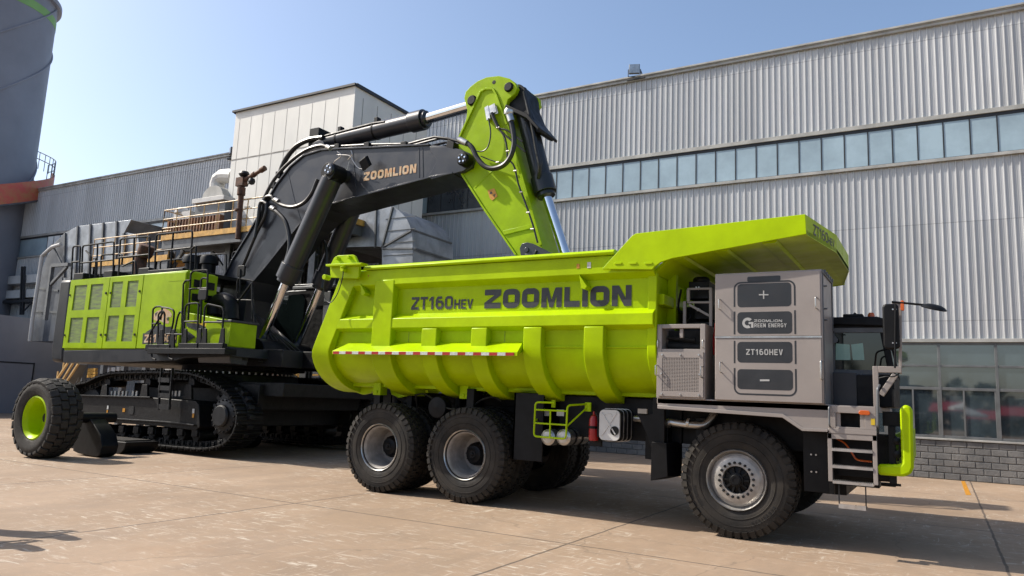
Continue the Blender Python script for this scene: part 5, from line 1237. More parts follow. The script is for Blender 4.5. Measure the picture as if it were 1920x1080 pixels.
m.build('boom_flange', 'boom', bo, .006)
m = MB()
for pts in (((540, 325), (553, 380), (568, 425)), ((661, 281), (665, 325), (670, 368)), ((785, 277), (786, 333)), ((792, 276), (793, 333))):
    for i in range(len(pts)-1):
        a = P2(*pts[i], YB0-.004); b = P2(*pts[i+1], YB0-.004); m.bar(a, b, .03, .012, (0, 1, 0))
m.prism([XZ(*p, YB0-.02) for p in ((806, 275), (836, 276), (868, 283), (886, 297), (882, 312), (868, 321), (810, 336), (802, 331), (812, 318), (820, 300), (808, 283))], YB0-.035, YB0+.01)
m.build('boom_seam', 'boom', bo, .006)
yt_ = YB0-.006; h = P2(682, 322, yt_).z-P2(682, 339, yt_).z
m = MB(); a = P2(681.5, 339.5, yt_); b = P2(780, 323.5, yt_); d = (b-a).normalized(); text_fit(m, 'ZOOMLION', a, b, h*.93, .27, .16, off=(0, -.002, 0), up=Vector((-d.z*.1, 0, 1)).normalized()); m.build('boom_lettering', 'copper', bo, smooth=0)
def pin(px, py, Y0, Y1, r, parent, bolts=5, mm='black'):
    a = P2(px, py, Y0); m = MB(); m.lathe([(0, Y0), (r*.8, Y0), (r, Y0+.04), (r, Y1), (0, Y1)], (a.x, 0, a.z), n=28); o = m.build('pivot_pin', mm, parent, .004)
    if bolts:
        m = MB()
        for i in range(bolts): q_ = 2*math.pi*i/bolts+.3; m.cyl((a.x+r*.5*math.cos(q_), Y0-.02, a.z+r*.5*math.sin(q_)), (a.x+r*.5*math.cos(q_), Y0+.01, a.z+r*.5*math.sin(q_)), r*.14, n=8)
        m.build('bolts', 'chrome', o)
    return o
pin(866, 297, YB0-.25, YB0+.02, .17, bo); pin(615, 317, 13.85, 14.6, .17, bo, 4, 'boom')
# bracket for the stick cylinder
m = MB(); lug = [(556, 300), (566, 282), (583, 264), (592, 259.5), (600, 262), (604, 272), (604, 290)]
for y in (YB0+.12, YB1-.28): m.prism([XZ(*p, YB0) for p in lug], y, y+.16)
m.build('cylinder_lug', 'boom', bo, .01)
# floodlamp on the boom side
m = MB(); a = P2(685, 306, YB0-.3); m.obox(a, Vector((.11, 0, .06)), Vector((-.04, .09, .05)), Vector((-.05, -.04, .12))); m.build('work_lamp', 'black', bo, .01)
m = MB()
for p in (((632, 284), (640, 292), (628, 302), (624, 310)), ((632, 290), (655, 292), (662, 302), (672, 315), (686, 318)), ((652, 300), (660, 290), (658, 282)), ((655, 303), (648, 330), (640, 345))):
    m.tube(smooth_path([PY(*q_, YB0-.12) for q_ in p]), .012, 5)
m.build('lamp_cable', 'steel', bo)
# pipes along the boom top and hoses
m = MB()
for dy, dz in ((0, 0), (.25, .05), (.5, .02), (.75, .04)):
    P_ = [PY(*q_, YB0+.1) for q_ in ((610, 275), (640, 274), (700, 271), (766, 270), (795, 262), (815, 257), (840, 260), (862, 266))]
    m.tube([p+Vector((0, dy, dz)) for p in P_], .035, 8)
    P_ = [PY(*q_, YB0+.05) for q_ in ((488, 388), (505, 352), (523, 325), (548, 300), (575, 281), (600, 273), (612, 275))]
    m.tube([p+Vector((0, dy, dz)) for p in smooth_path(P_, 4)], .05, 8)
P_ = [PY(*q_, YB0+.3) for q_ in ((523, 330), (535, 300), (555, 275), (580, 262), (606, 258))]; m.tube(smooth_path(P_, 5), .075, 8); m.tube([p+Vector((.05, .5, .04)) for p in smooth_path(P_, 5)], .07, 8)
m.build('hydraulic_pipe', 'hose', bo)
m = MB()
for px, py in ((688, 271), (757, 270), (632, 274), (522, 325), (512, 345), (497, 372)):
    a = P2(px, py, YB0+.05); m.box(a.x-.09, a.x+.09, YB0+.02, YB1-.05, a.z-.12, a.z+.06)
m.prism([XZ(*p, YB0) for p in ((840, 262), (852, 266), (850, 283), (838, 287), (836, 280))], YB0-.02, YB0+.3)
m.build('pipe_clamp', 'black', bo, .01)
m = MB()
H1 = [((512, 375), (530, 385), (550, 388), (570, 380), (585, 362), (592, 345), (596, 336)), ((507, 390), (520, 398), (535, 415), (542, 440), (543, 465), (536, 490), (527, 505)), ((478, 445), (484, 410), (487, 385), (492, 378), (500, 382)), ((486, 425), (492, 395), (497, 372), (508, 368), (514, 374))]
for p, Y, r in zip(H1, (14.2, 14.2, 14.4, 14.5), (.055, .06, .05, .05)): m.tube(smooth_path([PY(*q_, Y) for q_ in p]), r, 8)
m.tube(smooth_path([PY(455, 500, 14.5), PY(480, 440, 14.45), PY(497, 405, 14.4), PY(500, 380, 14.4)]), .045, 7)
m.tube(smooth_path([PY(604, 540, 15.6), PY(612, 490, 15.7), PY(610, 460, 15.7), PY(598, 440, 15.7)]), .05, 7)
for k_ in range(5): m.tube(smooth_path([PY(480+k_*6, 590+k_*4, 14.6), PY(500+k_*8, 620+k_*3, 14.5), PY(520+k_*8, 650, 14.7), PY(545+k_*6, 668, 15)]), .04, 6)
m.build('hydraulic_hose', 'hose', bo)
m = MB()
for px, py in ((509, 389), (516, 374), (613, 275), (527, 506)): a = P2(px, py, 14.2); m.cyl(a, a+Vector((.14, 0, -.07)), .07, n=10)
m.build('hose_coupling', 'steel', bo)
# ---- hydraulic cylinders
def cylinder(p0, p1, p2, rb, rr_, name, Y, collar=True, base=True, bands=()):
    a, b, c = P2(*p0, Y), P2(*p1, Y), P2(*p2, Y)
    t = bpy.data.objects.new(name, None); COL.objects.link(t); t.parent = ex; t['_o'] = ex['_o']
    m = MB(); m.cyl(a, b, rb, n=32); d = (b-a).normalized()
    if collar: m.cyl(b-d*.42, b, rb*1.16, n=32); m.cyl(b, b+d*.10, rb*.92, n=32)
    m.build('barrel', 'boom', t, .01)
    m = MB()
    if base:
        s_ = Vector((0, 1, 0)); m.cyl(a-s_*rb*.9-d*.16, a+s_*rb*.9-d*.16, rb*.92, n=28); m.cyl(a-d*.3, a+d*.1, rb*.8, rb, n=28)
    for f in bands: q_ = a.lerp(b, f); m.cyl(q_-d*.03, q_+d*.03, rb*1.05, n=32); m.box(q_.x-.06, q_.x+.06, Y-.08, Y+.08, q_.z+rb*.9, q_.z+rb+.14)
    if bands or base: m.build('barrel_fitting', 'black', t, .01)
    m = MB(); m.cyl(b, c, rr_, n=28); m.build('rod', 'chrome', t, .004)
    return t
cylinder((622, 336), (538, 524), (484, 655), .27, .115, 'lift_cylinder', 14.15)
cylinder((668, 372), (602, 536), (550, 662), .27, .115, 'lift_cylinder', 16.1)
cylinder((606, 270), (796, 224), (884, 198), .24, .145, 'stick_cylinder', YM, bands=(.18, .55))
cylinder((979, 190), (1023, 362), (1066, 492), .235, .12, 'bucket_cylinder', YM, bands=())
m = MB()
for dy in (-.2, .2): m.tube([PY(600, 258, YM+dy), PY(700, 232, YM+dy), PY(722, 229, YM+dy)], .045, 7)
a = P2(606, 257, YM); m.box(a.x-.25, a.x+.1, YM-.3, YM+.3, a.z-.15, a.z+.18); m.build('cylinder_pipe', 'black', ex)
m = MB()                                  # foot pins of the lift cylinders
for px, py, Y in ((496, 662, 14.15), (552, 668, 16.1)): a = P2(px, py, Y); m.cyl((a.x, Y-.35, a.z), (a.x, Y+.45, a.z), .38, n=28); m.box(a.x-1.4, a.x+.2, Y-.15, Y+.3, a.z-.5, a.z)
m.box(-15.9, -14.2, 14.3, 15.9, 2.3, 2.75)
m.build('cylinder_foot', 'black', ex, .02)
# ---- arm
YA0, YA1 = 14.67, 15.57
AP = [(870, 184), (873, 172), (882, 162), (895, 152), (912, 144.5), (935, 142), (955, 147), (966, 155), (970, 165), (966, 175), (952, 187), (949, 200), (953, 235), (977, 326), (1016, 462), (1024, 492), (976, 492), (909, 393), (866, 326), (859, 300), (860, 262), (874, 222), (876, 207)]
m = MB(); m.prism([XZ(*p, YA0) for p in AP], YA0, YA1); am = m.build('arm', 'green_ex', ex, .015)
m = MB()
def ridge(pts, w=.035, t=.05, Y=YA0, mmb=None):
    P_ = [P2(*p, Y) for p in pts]
    for i in range(len(P_)-1): m.bar(P_[i]+Vector((0, -t/2+.01, 0)), P_[i+1]+Vector((0, -t/2+.01, 0)), t, w, (P_[i+1]-P_[i]).cross(Vector((0, 1, 0))))
ridge(((862, 258), (902, 172), (911, 167), (925, 167), (931, 178), (951, 234)), .05)
ridge(((951, 234), (977, 326), (1015, 460)), .07, .04); ridge(((866, 326), (909, 393), (968, 478)), .05, .04)
ridge(((890, 352), (932, 312), (950, 296)), .03, .02)
m.prism([XZ(*p, YA0) for p in ((944, 433), (1001, 420), (1003, 427), (946, 441))], YA0-.03, YA0)
m.build('arm_stiffener', 'green_ex', am, .006)
for px, py, r in ((883, 187, .135), (952, 162, .125)):
    pin(px, py, YA0-.06, YA0+.02, r, am, 0)
m = MB(); a = P2(926, 154, YA0-.005); m.lathe([(0, YA0-.004), (.05, YA0-.004), (.055, YA0+.01), (0, YA0+.01)], (a.x, 0, a.z), n=20); m.build('lifting_hole', 'interior', am)
p_ = [PY(*q_, YA0-.012) for q_ in ((914, 357), (927, 353), (933, 368), (923, 376), (918, 371))]
m = MB(); m.add(p_, [(0, 1, 2, 3, 4)]); ws = m.build('warning_sticker', 'stickery', am, smooth=0)
m = MB(); m.add([PY(*q_, YA0-.015) for q_ in ((917.5, 364), (920.5, 358), (924, 363))], [(0, 1, 2)]); m.add([PY(*q_, YA0-.015) for q_ in ((924, 366), (929, 363), (928, 366), (927, 370), (926, 367))], [(0, 1, 2, 3, 4)]); m.build('warning_symbol', 'decal', ws, smooth=0)
m = MB(); a = P2(921, 206, YA0-.08)
m.obox(P2(916, 213, YA0-.05), Vector((.05, 0, .02)), Vector((0, .06, 0)), Vector((-.04, 0, .17))); m.obox(P2(924, 206, YA0-.05), Vector((.10, 0, .03)), Vector((0, .05, 0)), Vector((-.03, 0, .11)))
for i in range(6): m.bar(P2(926+i*.6, 201+i*2.4, YA0-.08), P2(931+i*.6, 199.5+i*2.4, YA0-.08), .02)
for i in range(6): m.bar(P2(910+i*.7, 204+i*2.6, YA0-.08), P2(914+i*.7, 203+i*2.6, YA0-.08), .02)
m.build('grease_block', 'steel', am)
m = MB(); YH = YA0-.12
for p, r in ((((916, 222), (920, 250), (915, 275), (904, 284), (893, 283)), .017), (((922, 214), (934, 238), (946, 258), (951, 280), (952, 296), (964, 312), (972, 345), (983, 375), (998, 418), (1008, 455)), .022),
             (((936, 241), (950, 244), (962, 252), (980, 266)), .022), (((936, 243), (955, 260), (985, 285)), .022), (((902, 293), (920, 300), (938, 305), (952, 303), (955, 298)), .014), (((922, 212), (928, 226), (935, 240)), .045)):
    m.tube(smooth_path([PY(*q_, YH) for q_ in p]), r, 7)
m.build('grease_hose', 'hose', am)
m = MB(); YH = YA0-.32
m.tube(smooth_path([PY(*q_, YH) for q_ in ((862, 265), (876, 269), (886, 278), (894, 295), (908, 311), (925, 316), (945, 309), (958, 292), (964, 268), (962, 245), (958, 227))], 6), .062, 10)
m.build('large_hose', 'hose', am)
m = MB()
for a, b, r in (((954, 212), (959, 228), .085), ((861, 262), (876, 269), .08)): m.cyl(PY(*a, YH), PY(*b, YH), r, n=14)
a = PY(954, 210, YH); m.lathe([(0, -.08), (.1, -.08), (.12, 0), (.1, .06), (0, .06)], a, (.3, 0, 1), 16)
for px, py in ((934, 240), (952, 284), (966, 321), (977, 361), (990, 399), (998, 430), (933, 305)): a = P2(px, py, YA0-.12); m.cyl(a-Vector((.03, .02, 0)), a+Vector((.05, -.02, 0)), .022, n=8)
m.build('hose_coupling', 'steel', am)
# guard and hose bundle round the bucket cylinder head
m = MB()
m.prism([XZ(*p, YA0) for p in ((966, 158), (978, 160), (982, 170), (984, 190), (1004, 238), (1011, 243), (1008, 246), (999, 243), (985, 222), (952, 206), (946, 198), (950, 190), (962, 180))], YA0+.12, YA1-.12)
m.prism([XZ(*p, YA0) for p in ((950, 197), (990, 214), (1012, 240), (1010, 245), (988, 222), (948, 203))], YA0-.05, YA1+.05)
m.build('cylinder_guard', 'black', ex, .01)
m = MB(); 
for dy, dx in ((.1, 0), (.3, 3), (.5, 5)): m.tube(smooth_path([PY(983+dx, 172, YA0+dy), PY(990+dx, 200, YA0+dy), PY(1000+dx, 245, YA0+dy), PY(1006+dx, 280, YA0+dy), PY(1012+dx, 310, YA0+dy), PY(1010+dx, 335, YA0+dy+.1)]), .05, 7)
m.tube([PY(983, 172, YM), PY(996, 216, YM)], .06, 8)
m.build('cylinder_hose', 'hose', ex)
m = MB(); m.prism([XZ(*p, YA0) for p in ((960, 146), (972, 155), (981, 162), (983, 176), (976, 186), (966, 175))], YA1-.12, YA1+.02); m.build('arm_far_ear', 'green_ex', am, .01)
m = MB(); m.prism([XZ(*p, YA0-.14) for p in ((977, 478), (975, 466), (979, 457), (989, 454.5), (1000, 457), (1045, 480), (1060, 495), (990, 492))], YA0-.16, YA0-.05)
m.prism([XZ(*p, YA0-.14) for p in ((977, 478), (975, 466), (979, 457), (989, 454.5), (1000, 457), (1045, 480), (1060, 495), (990, 492))], YA1+.05, YA1+.16)
a = P2(986, 468, YA0-.2); m.cyl((a.x, YA0-.19, a.z), (a.x, YA1+.2, a.z), .06, n=16)
m.bar(PY(1001, 481, YA0-.18), PY(1006, 469, YA0-.18), .05, .03); m.bar(PY(984, 477, YA0-.18), PY(1000, 478, YA0-.18), .02, .03)
m.build('link_arm', 'boom', ex, .008)
# bucket hanging behind the truck body
bx0 = P2(1000, 492, YA0).x; m = MB()
prof = [(bx0-.5, 3.75), (bx0+.55, 3.7), (bx0+1.35, 3.0), (bx0+1.6, 2.1), (bx0+1.2, 1.2), (bx0+.2, .8), (bx0-.9, 1.0), (bx0-.95, 1.08), (bx0+.15, .92), (bx0+1.08, 1.3), (bx0+1.45, 2.1), (bx0+1.25, 2.95), (bx0+.5, 3.55), (bx0-.45, 3.6)]
m.prism(prof, 14.62, 16.2)
for y in (14.62, 16.12): m.prism(prof[:7], y, y+.08)
for i in range(5): y = 14.7+i*.34; m.prism([(bx0-.85, 1.12), (bx0-1.3, 1.02), (bx0-.85, .92)], y, y+.14)
m.build('bucket', 'boom', ex, .01)
# ---- operator's cab on the far side
cy = 16.45
m = MB(); CP = sp(((518, 548), (548, 543), (612, 540), (616, 662), (505, 668), (512, 600)), cy)
m.prism(CP, cy+.03, 18.2); xcab = max(p[0] for p in CP)
cb = m.build('operator_cab', 'black', ex, .05)
m = MB(); m.prism(sp(((527, 556), (566, 551), (572, 560), (568, 596), (556, 632), (545, 644), (516, 640), (518, 600)), cy), cy+.0, cy+.028); m.build('side_window', 'cabglass', cb, smooth=0)
m = MB(); m.box(CP[1][0], xcab+.1, cy, 18.3, CP[1][1], CP[1][1]+.1); m.box(xcab-.35, xcab-.1, cy-.01, cy+.03, 2.9, CP[1][1]-.1); m.build('cab_trim', 'galvdark', cb, .02)
m = MB(); m.tube(rl(((545, 535), (612, 532)), cy-.2), .02, 7); m.tube(rl(((541, 547), (574, 545)), cy-.02), .02, 7); m.build('cab_rail', 'galvdark', cb)
# ================================================================ big spare-axle wheel and black skids by the crawler
wt = thing('wheel_dolly', 'single wheel dolly with a bright green rim and huge chunky tyre beside the crawler tracks', 'dolly', (-17.2, 9.8, 0))
wc = (-17.62, 9.60, .885)
def big_tyre(c, Rt, w, rr, n=26):
    m = MB(); h = w/2; Rb = Rt-.05
    m.lathe([(rr, -h*.6), (rr+.05, -h*.85), (rr+.2, -h*1.0), (Rb-.12, -h*.98), (Rb-.03, -h*.86), (Rb, -h*.7), (Rb+.005, 0), (Rb, h*.7), (Rb-.03, h*.86), (Rb-.12, h*.98), (rr+.2, h), (rr+.05, h*.85), (rr, h*.6)], c, (0, 1, 0), 64, closed=True)
    C0 = Vector(c); ey = Vector((0, 1, 0))
    for i in range(n):
        for k, fy in enumerate((-.74, -.25, .25, .74)):
            a = 2*math.pi*(i+.5*(k in (1, 3)))/n; er = Vector((math.cos(a), 0, math.sin(a))); et = Vector((-math.sin(a), 0, math.cos(a)))
            tl = .03*(abs(fy) > .5)
            m.obox(C0+er*(Rb+.02-tl)+ey*fy*h, er*.03+ey*(-.0), (et+ey*(.12 if fy > 0 else -.12)).normalized()*math.pi*Rt/n*.80, ey*h*.225+er*(-.035 if fy > .5 else .035 if fy < -.5 else 0))
    return m
big_tyre(wc, .89, .70, .46).build('tyre', 'tread', wt, .012, smooth=35)
m = MB(); y = wc[1]-.25; m.lathe([(.485, y), (.49, y-.03), (.46, y-.045), (.44, y-.02), (.40, y+.02), (.385, y+.06), (.36, y+.26), (.33, y+.32), (.12, y+.34), (.12, y+.5), (.4, y+.5), (.45, y+.1)], (wc[0], 0, wc[2]), n=56, closed=True); m.build('rim', 'green', wt)
m = MB(); m.lathe([(0, y+.2), (.1, y+.2), (.12, y+.3), (.12, y+.5), (0, y+.5)], (wc[0], 0, wc[2]), n=24); m.cyl((wc[0], wc[1], wc[2]), (wc[0], 11.2, wc[2]), .12, n=16); m.build('hub', 'black', wt)
m = MB(); m.prism([XZ(*p, 10.55) for p in ((150, 790), (158, 780), (166, 779), (180, 796), (192, 815), (196, 836), (192, 852), (184, 857), (150, 850), (140, 845))], 10.5, 10.9); m.build('swing_arm', 'black', wt, .02)
def skid(name, x0, x1, y0, y1, h, label):
    t = thing(name, label, 'skid', ((x0+x1)/2, (y0+y1)/2, 0), 'low black skids under the crawler')
    m = MB(); r = h*.95; out = [(x0, h), (x0, 0), (x1-r*1.2, 0)]
    for i in range(7): a = R(-90+90*i/6); out.append((x1-r*1.2+r*1.2*math.cos(a), r+r*math.sin(a)))
    out.append((x1, h)); m.prism(out, y0, y1); m.build('skid_body', 'black', t, .015)
    m = MB(); m.box(x0+.1, x1-.2, y0+.1, y1-.1, h, h+.03); m.build('rubber_pad', 'rubber', t)
skid('transport_skid', -20.6, -17.35, 11.4, 12.3, .30, 'low black transport skid right beside the huge green rimmed wheel')
skid('transport_skid', -19.6, -17.3, 14.4, 15.6, .34, 'low black transport skid between the two crawler tracks')
# ================================================================ cream tower on a steel frame
TY0, TX1 = 19.0, PY(667, 159, 19.0).x; TX0 = PY(443, 208, 19.0).x; TZ = PY(667, 161, 19.0).z; TY1 = PX(801, 242, TX1).y
ZP = PY(440, 447, TY0).z                 # platform height
tw = thing('panelled_tower', 'tall cream panelled tower on grey steel legs in front of the hall', 'tower', ((TX0+TX1)/2, (TY0+TY1)/2, 0))
m = MB(); m.box(TX0, TX1, TY0, TY1, ZP, TZ); m.build('panel_wall', 'tower', tw)
m = MB(); n = 12; d = (TX1-TX0-.5)/10.6
zs1 = PY(437, 300, TY0).z
x = TX0+.28; xs_ = []
while x < TX1-.2: xs_.append(x); x += .66
for x in xs_:
    m.box(x-.009, x+.009, TY0-.004, TY0, ZP+.1, TZ-.3)
for z in (zs1, PY(437, 377, TY0).z): m.box(TX0, TX1-.1, TY0-.010, TY0-.001, z-.02, z+.02)
y = TY0+.45
while y < TY1: m.box(TX1, TX1+.006, y-.012, y+.012, ZP+.1, TZ-.3); y += .80
m.build('panel_joint', 'seam', tw, smooth=0)
m = MB(); m.box(TX0-.12, TX1+.05, TY0-.10, TY0, TZ+.0, TZ+.08); m.box(TX1, TX1+.08, TY0, TY1+.1, TZ-.02, TZ+.10); m.box(TX0-.12, TX0-.0, TY0, TY1, TZ-.02, TZ+.10); m.box(TX0, TX1, TY0, TY1, TZ, TZ+.05); m.build('roof_trim', 'trim', tw)
# steel frame below
m = MB()
cols = [PY(432, 500, TY0-.1).x, PY(592, 500, TY0-.1).x, PY(318, 500, TY0-.1).x, TX1-.1]
for x in cols:
    for y in (TY0-.15, TY0+3.6): m.box(x-.14, x+.14, y-.02, y+.02, 0, ZP-.3); m.box(x-.02, x+.02, y-.15, y+.15, 0, ZP-.3); m.box(x-.14, x+.14, y+.13, y+.17, 0, ZP-.3); m.box(x-.14, x+.14, y-.17, y-.13, 0, ZP-.3)
PXL = PY(306, 455, TY0-.9).x
m.box(PXL, TX1+.9, TY0-.95, TY0-.75, ZP-.42, ZP-.08); m.box(PXL, TX1+.9, TY0-.1, TY0+.1, ZP-.42, ZP-.1); m.box(TX1+.7, TX1+.9, TY0-.95, TY1+.6, ZP-.42, ZP-.08); m.box(PXL, TX1+.7, TY1-.4, TY1-.2, ZP-.42, ZP-.1)
for (a, b) in (((398, 473), (425, 511)), ((580, 452), (596, 480)), ((325, 500), (345, 470))): m.bar(PY(*a, TY0-.2), PY(*b, TY0-.2), .12)
m.build('steel_frame', 'galvdark', tw)
m = MB(); m.box(PXL, TX1+.9, TY0-.9, TY1+.6, ZP-.08, ZP); m.build('platform_deck', 'galvdark', tw, smooth=0)
m = MB()
m.box(PXL, TX1+.95, TY0-1.02, TY0-.96, ZP-.08, ZP+.12); m.box(TX1+.92, TX1+.98, TY0-.96, TY1+.6, ZP-.08, ZP+.12); m.build('toe_board', 'yellow', tw)
def railing(p, q_, parent, h=1.1, n=8, mm='railyellow', name='railing', r=.022):
    p, q_ = Vector(p), Vector(q_); m = MB()
    for i in range(n+1): a = p.lerp(q_, i/n); m.tube([a, a+Vector((0, 0, h))], r, 6)
    for f in (1., .66, .33): m.tube([p+Vector((0, 0, h*f)), q_+Vector((0, 0, h*f))], r, 6)
    return m.build(name, mm, parent)
railing((PXL, TY0-.99, ZP+.05), (TX1+.95, TY0-.99, ZP+.05), tw, n=12); railing((PXL, TY0-.99, ZP+.05), (PXL, TY0+3, ZP+.05), tw, n=4)
# fittings on the wall: small meter and plates
m = MB(); a = PY(459, 408, TY0-.02); m.lathe([(0, TY0-.04), (.12, TY0-.04), (.12, TY0)], (a.x, 0, a.z), n=20); a = PY(458, 420, TY0); m.box(a.x-.12, a.x+.12, TY0-.02, TY0, a.z-.07, a.z+.07); a = PY(463, 388, TY0); m.box(a.x-.14, a.x+.14, TY0-.02, TY0, a.z-.03, a.z+.03); m.build('wall_plate', 'fascia', tw)
# dark plant under the platform
pb = thing('plant_shed', 'dark open plant room with pipework under the cream tower', 'building', (TX0+1, TY0+2, 0))
m = MB(); m.box(PXL+.3, TX1+.5, TY1+.2, TY1+.3, 0, ZP-.45); m.build('back_wall', 'interior', pb)
m = MB()
for i in range(7): m.box(PXL+.6+i*1.35, PXL+1.35+i*1.35, TY0+1.4, TY0+2.4, .1, 1.6+1.6*random.random())
for i in range(5): m.cyl((PXL+1+i*1.6, TY0+1.0, 3.2+.3*(i % 2)), (PXL+2.2+i*1.6, TY0+1.2, 3.2+.3*(i % 2)), .16, n=12)
m.cyl((PXL+.4, TY0+.8, 4.2), (TX1, TY0+.8, 4.2), .12); m.build('machinery', 'black', pb, .03)
m = MB()
for px, py in ((375, 500), (401, 489), (545, 490)): a = PY(px, py, TY0+.9); m.box(a.x-.1, a.x+.1, TY0+.88, TY0+.9, a.z-.06, a.z+.06)
m.build('label_plate', 'stickerw', pb)
# stairs and clutter seen under the excavator
stt = thing('yard_stair', 'ochre railed steel stair climbing behind the tail of the excavator', 'staircase', (-30, 18, 0))
m = MB()
for px0, py0, px1, py1 in ((100, 722, 127, 681), (112, 722, 137, 681), (120, 723, 147, 682)): m.bar(PY(px0, py0, 16.8), PY(px1, py1, 16.8), .07)
for px, py in ((107, 712), (118, 695)): m.bar(PY(px, py, 16.8), PY(px+2, py-16, 16.8), .05)
m.build('handrail', 'railyellow', stt)
m = MB(); m.bar(PY(128, 728, 17.0), PY(152, 682, 17.0), .3, .1); m.bar(PY(140, 728, 17.3), PY(160, 682, 17.3), .12, .12); m.build('stringer', 'galvdark', stt)
bt = thing('barrier_stack', 'stack of orange barriers and pale crates seen under the excavator', 'barriers', (-30, 20, 0))
m = MB()
for py in (694, 700, 706): m.bar(PY(153, py, 20), PY(181, py-1, 20), .12)
m.bar(PY(156, 709, 20), PY(178, 692, 20), .1); m.bar(PY(176, 709, 20), PY(160, 692, 20), .1); m.build('orange_bar', 'yellow', bt)
m = MB()
for px0, px1, py in ((198, 205, 695), (208, 216, 695), (218, 224, 694), (290, 297, 693), (309, 325, 694), (266, 275, 692)): a = PY(px0, py+4, 20.5); b = PY(px1, py-6, 20.5); m.box(a.x, b.x, 20.5, 21, a.z, b.z)
m.build('pale_crate', 'white', bt)
rk = thing('pipe_rack', 'pale pipe rack and crates seen between the excavator and truck tail', 'rack', (-24, 22, 0))
m = MB()
for px in (522, 545, 560): m.bar(PY(px, 712, 22.5), PY(px, 686, 22.5), .06)
for py in (694, 703): m.bar(PY(521, py, 22.5), PY(598, py, 22.5), .06)
m.build('rack_frame', 'yellow', rk)
m = MB(); a = PY(522, 704, 23); b = PY(548, 694, 23); m.box(a.x, b.x, 23, 23.6, a.z, b.z); a = PY(556, 712, 23.4); b = PY(571, 688, 23.4); m.box(a.x, b.x, 23.4, 24, a.z, b.z); a = PY(585, 712, 23.4); b = PY(600, 688, 23.4); m.box(a.x, b.x, 23.4, 24, a.z, b.z); m.build('crate', 'white', rk)
kb = thing('kerb_block', 'long low pale concrete block on the ground behind the crawler', 'concrete block', (-20, 21, 0))
a = PZ(505, 829); b = PZ(560, 833); m = MB(); m.box(a.x-.2, b.x+3.2, a.y, a.y+.5, 0, .22); m.build('block', 'concrete', kb, .03)
# ================================================================ ducts
dl = thing('left_duct', 'big ribbed galvanised elbow duct behind the excavator tail', 'duct', (-30, 19.5, 0))
YD = 19.6
D1 = [XZ(*p, YD) for p in ((58, 640), (62, 600), (66, 560), (73, 522), (86, 485), (102, 456), (121, 437), (146, 424), (246, 412), (232, 438), (232, 470), (232, 560), (150, 560), (140, 640))]
m = MB(); m.prism(D1, YD, YD+3.0); m.build('duct_shell', 'galv', dl, .01)
m = MB(); m.prism([XZ(*p, YD) for p in ((59, 640), (63, 600), (67, 560), (74, 523), (87, 486), (103, 457), (121.5, 438), (119, 500), (116, 560), (112, 640))], YD-.03, YD+.1); m.build('shaded_end_sheet', 'shade_galv', dl, .008)  # dark overlay that carries the shade of the duct end in its colour
m = MB()
for px0, py0, px1, py1 in ((122, 437, 120, 520), (146, 424, 141, 520), (170, 421, 166, 520), (194, 418, 190, 520), (219, 415, 216, 520), (232, 438, 232, 520), (64, 583, 118, 586), (72, 540, 110, 545)):
    m.bar(PY(px0, py0, YD-.03), PY(px1, py1, YD-.03), .10, .08, (0, 1, 0))
m.build('duct_rib', 'galvdark', dl)
m = MB(); a = [PY(*p, YD) for p in ((246, 412), (232, 438))]; b = [PY(*p, YD+2.2) for p in ((310, 430), (306, 462))]
m.add([a[0], a[1], b[1], b[0], a[0]+Vector((0, 1.5, 0)), b[0]+Vector((0, 1.5, 0))], [(0, 1, 2, 3), (0, 3, 5, 4)])
m.add([PY(*p, YD+.05) for p in ((230, 434), (258, 440), (262, 465), (256, 482), (240, 480), (230, 470))], [(0, 1, 2, 3, 4, 5)]); m.build('duct_branch', 'galv', dl, smooth=0)
dp = thing('downpipe', 'white bent downpipe running down beside the left duct', 'pipe', (-31, 19, 0))
m = MB(); m.tube([PY(*p, YD-.3) for p in ((114, 458), (98, 463), (90, 470), (79, 480), (70, 540), (61, 598), (56, 640))], .085, 10); m.build('pipe', 'white', dp)
m = MB(); m.bar(PY(98, 498, YD-.5), PY(130, 496, YD-.5), .16); m.bar(PY(98, 499, YD-.5), PY(85, 600, YD-.5), .16); m.bar(PY(95, 534, YD-.5), PY(126, 500, YD-.5), .12); m.bar(PY(98, 458, YD-.2), PY(118, 500, YD-.2), .06)
m.build('bracket_frame', 'galvdark', dp)
dr = thing('right_duct', 'square galvanised elbow duct turning down beside the cream tower', 'duct', (-16, 20, 0))
YR = 18.9
D2 = [XZ(*p, YR) for p in ((640, 398), (700, 388), (722, 385.5), (731, 387), (740, 390), (747, 394), (753, 399), (759, 405), (764, 412), (768, 421), (771, 430), (773, 440), (774, 450), (774, 520), (716, 520), (716, 463), (704, 462), (640, 464))]
ye = PX(850, 462, D2[12][0]).y
m = MB(); m.prism(D2, YR, min(ye, 23.6)); m.build('duct_shell', 'galv', dr, .008)
m = MB()
for a, b in (((705, 390), (703, 464)), ((736, 388), (716, 464)), ((771, 432), (716, 464)), ((716, 466), (774, 466))): m.bar(PY(*a, YR-.02), PY(*b, YR-.02), .055, .05, (0, 1, 0))
for pq in (D2[10],): m.bar((pq[0]+.01, YR, pq[1]), (pq[0]+.01, min(ye, 23.6), pq[1]), .05)
m.bar((D2[13][0]+.01, YR, PY(774, 466, YR).z), (D2[13][0]+.01, 23.6, PY(774, 466, YR).z), .05)
for k in range(5):
    z = D2[14][1]+.3+k*.42
    m.bar((D2[14][0], YR-.012, z), (D2[13][0], YR-.012, z), .02, .02)
m.build('duct_rib', 'galvdark', dr)
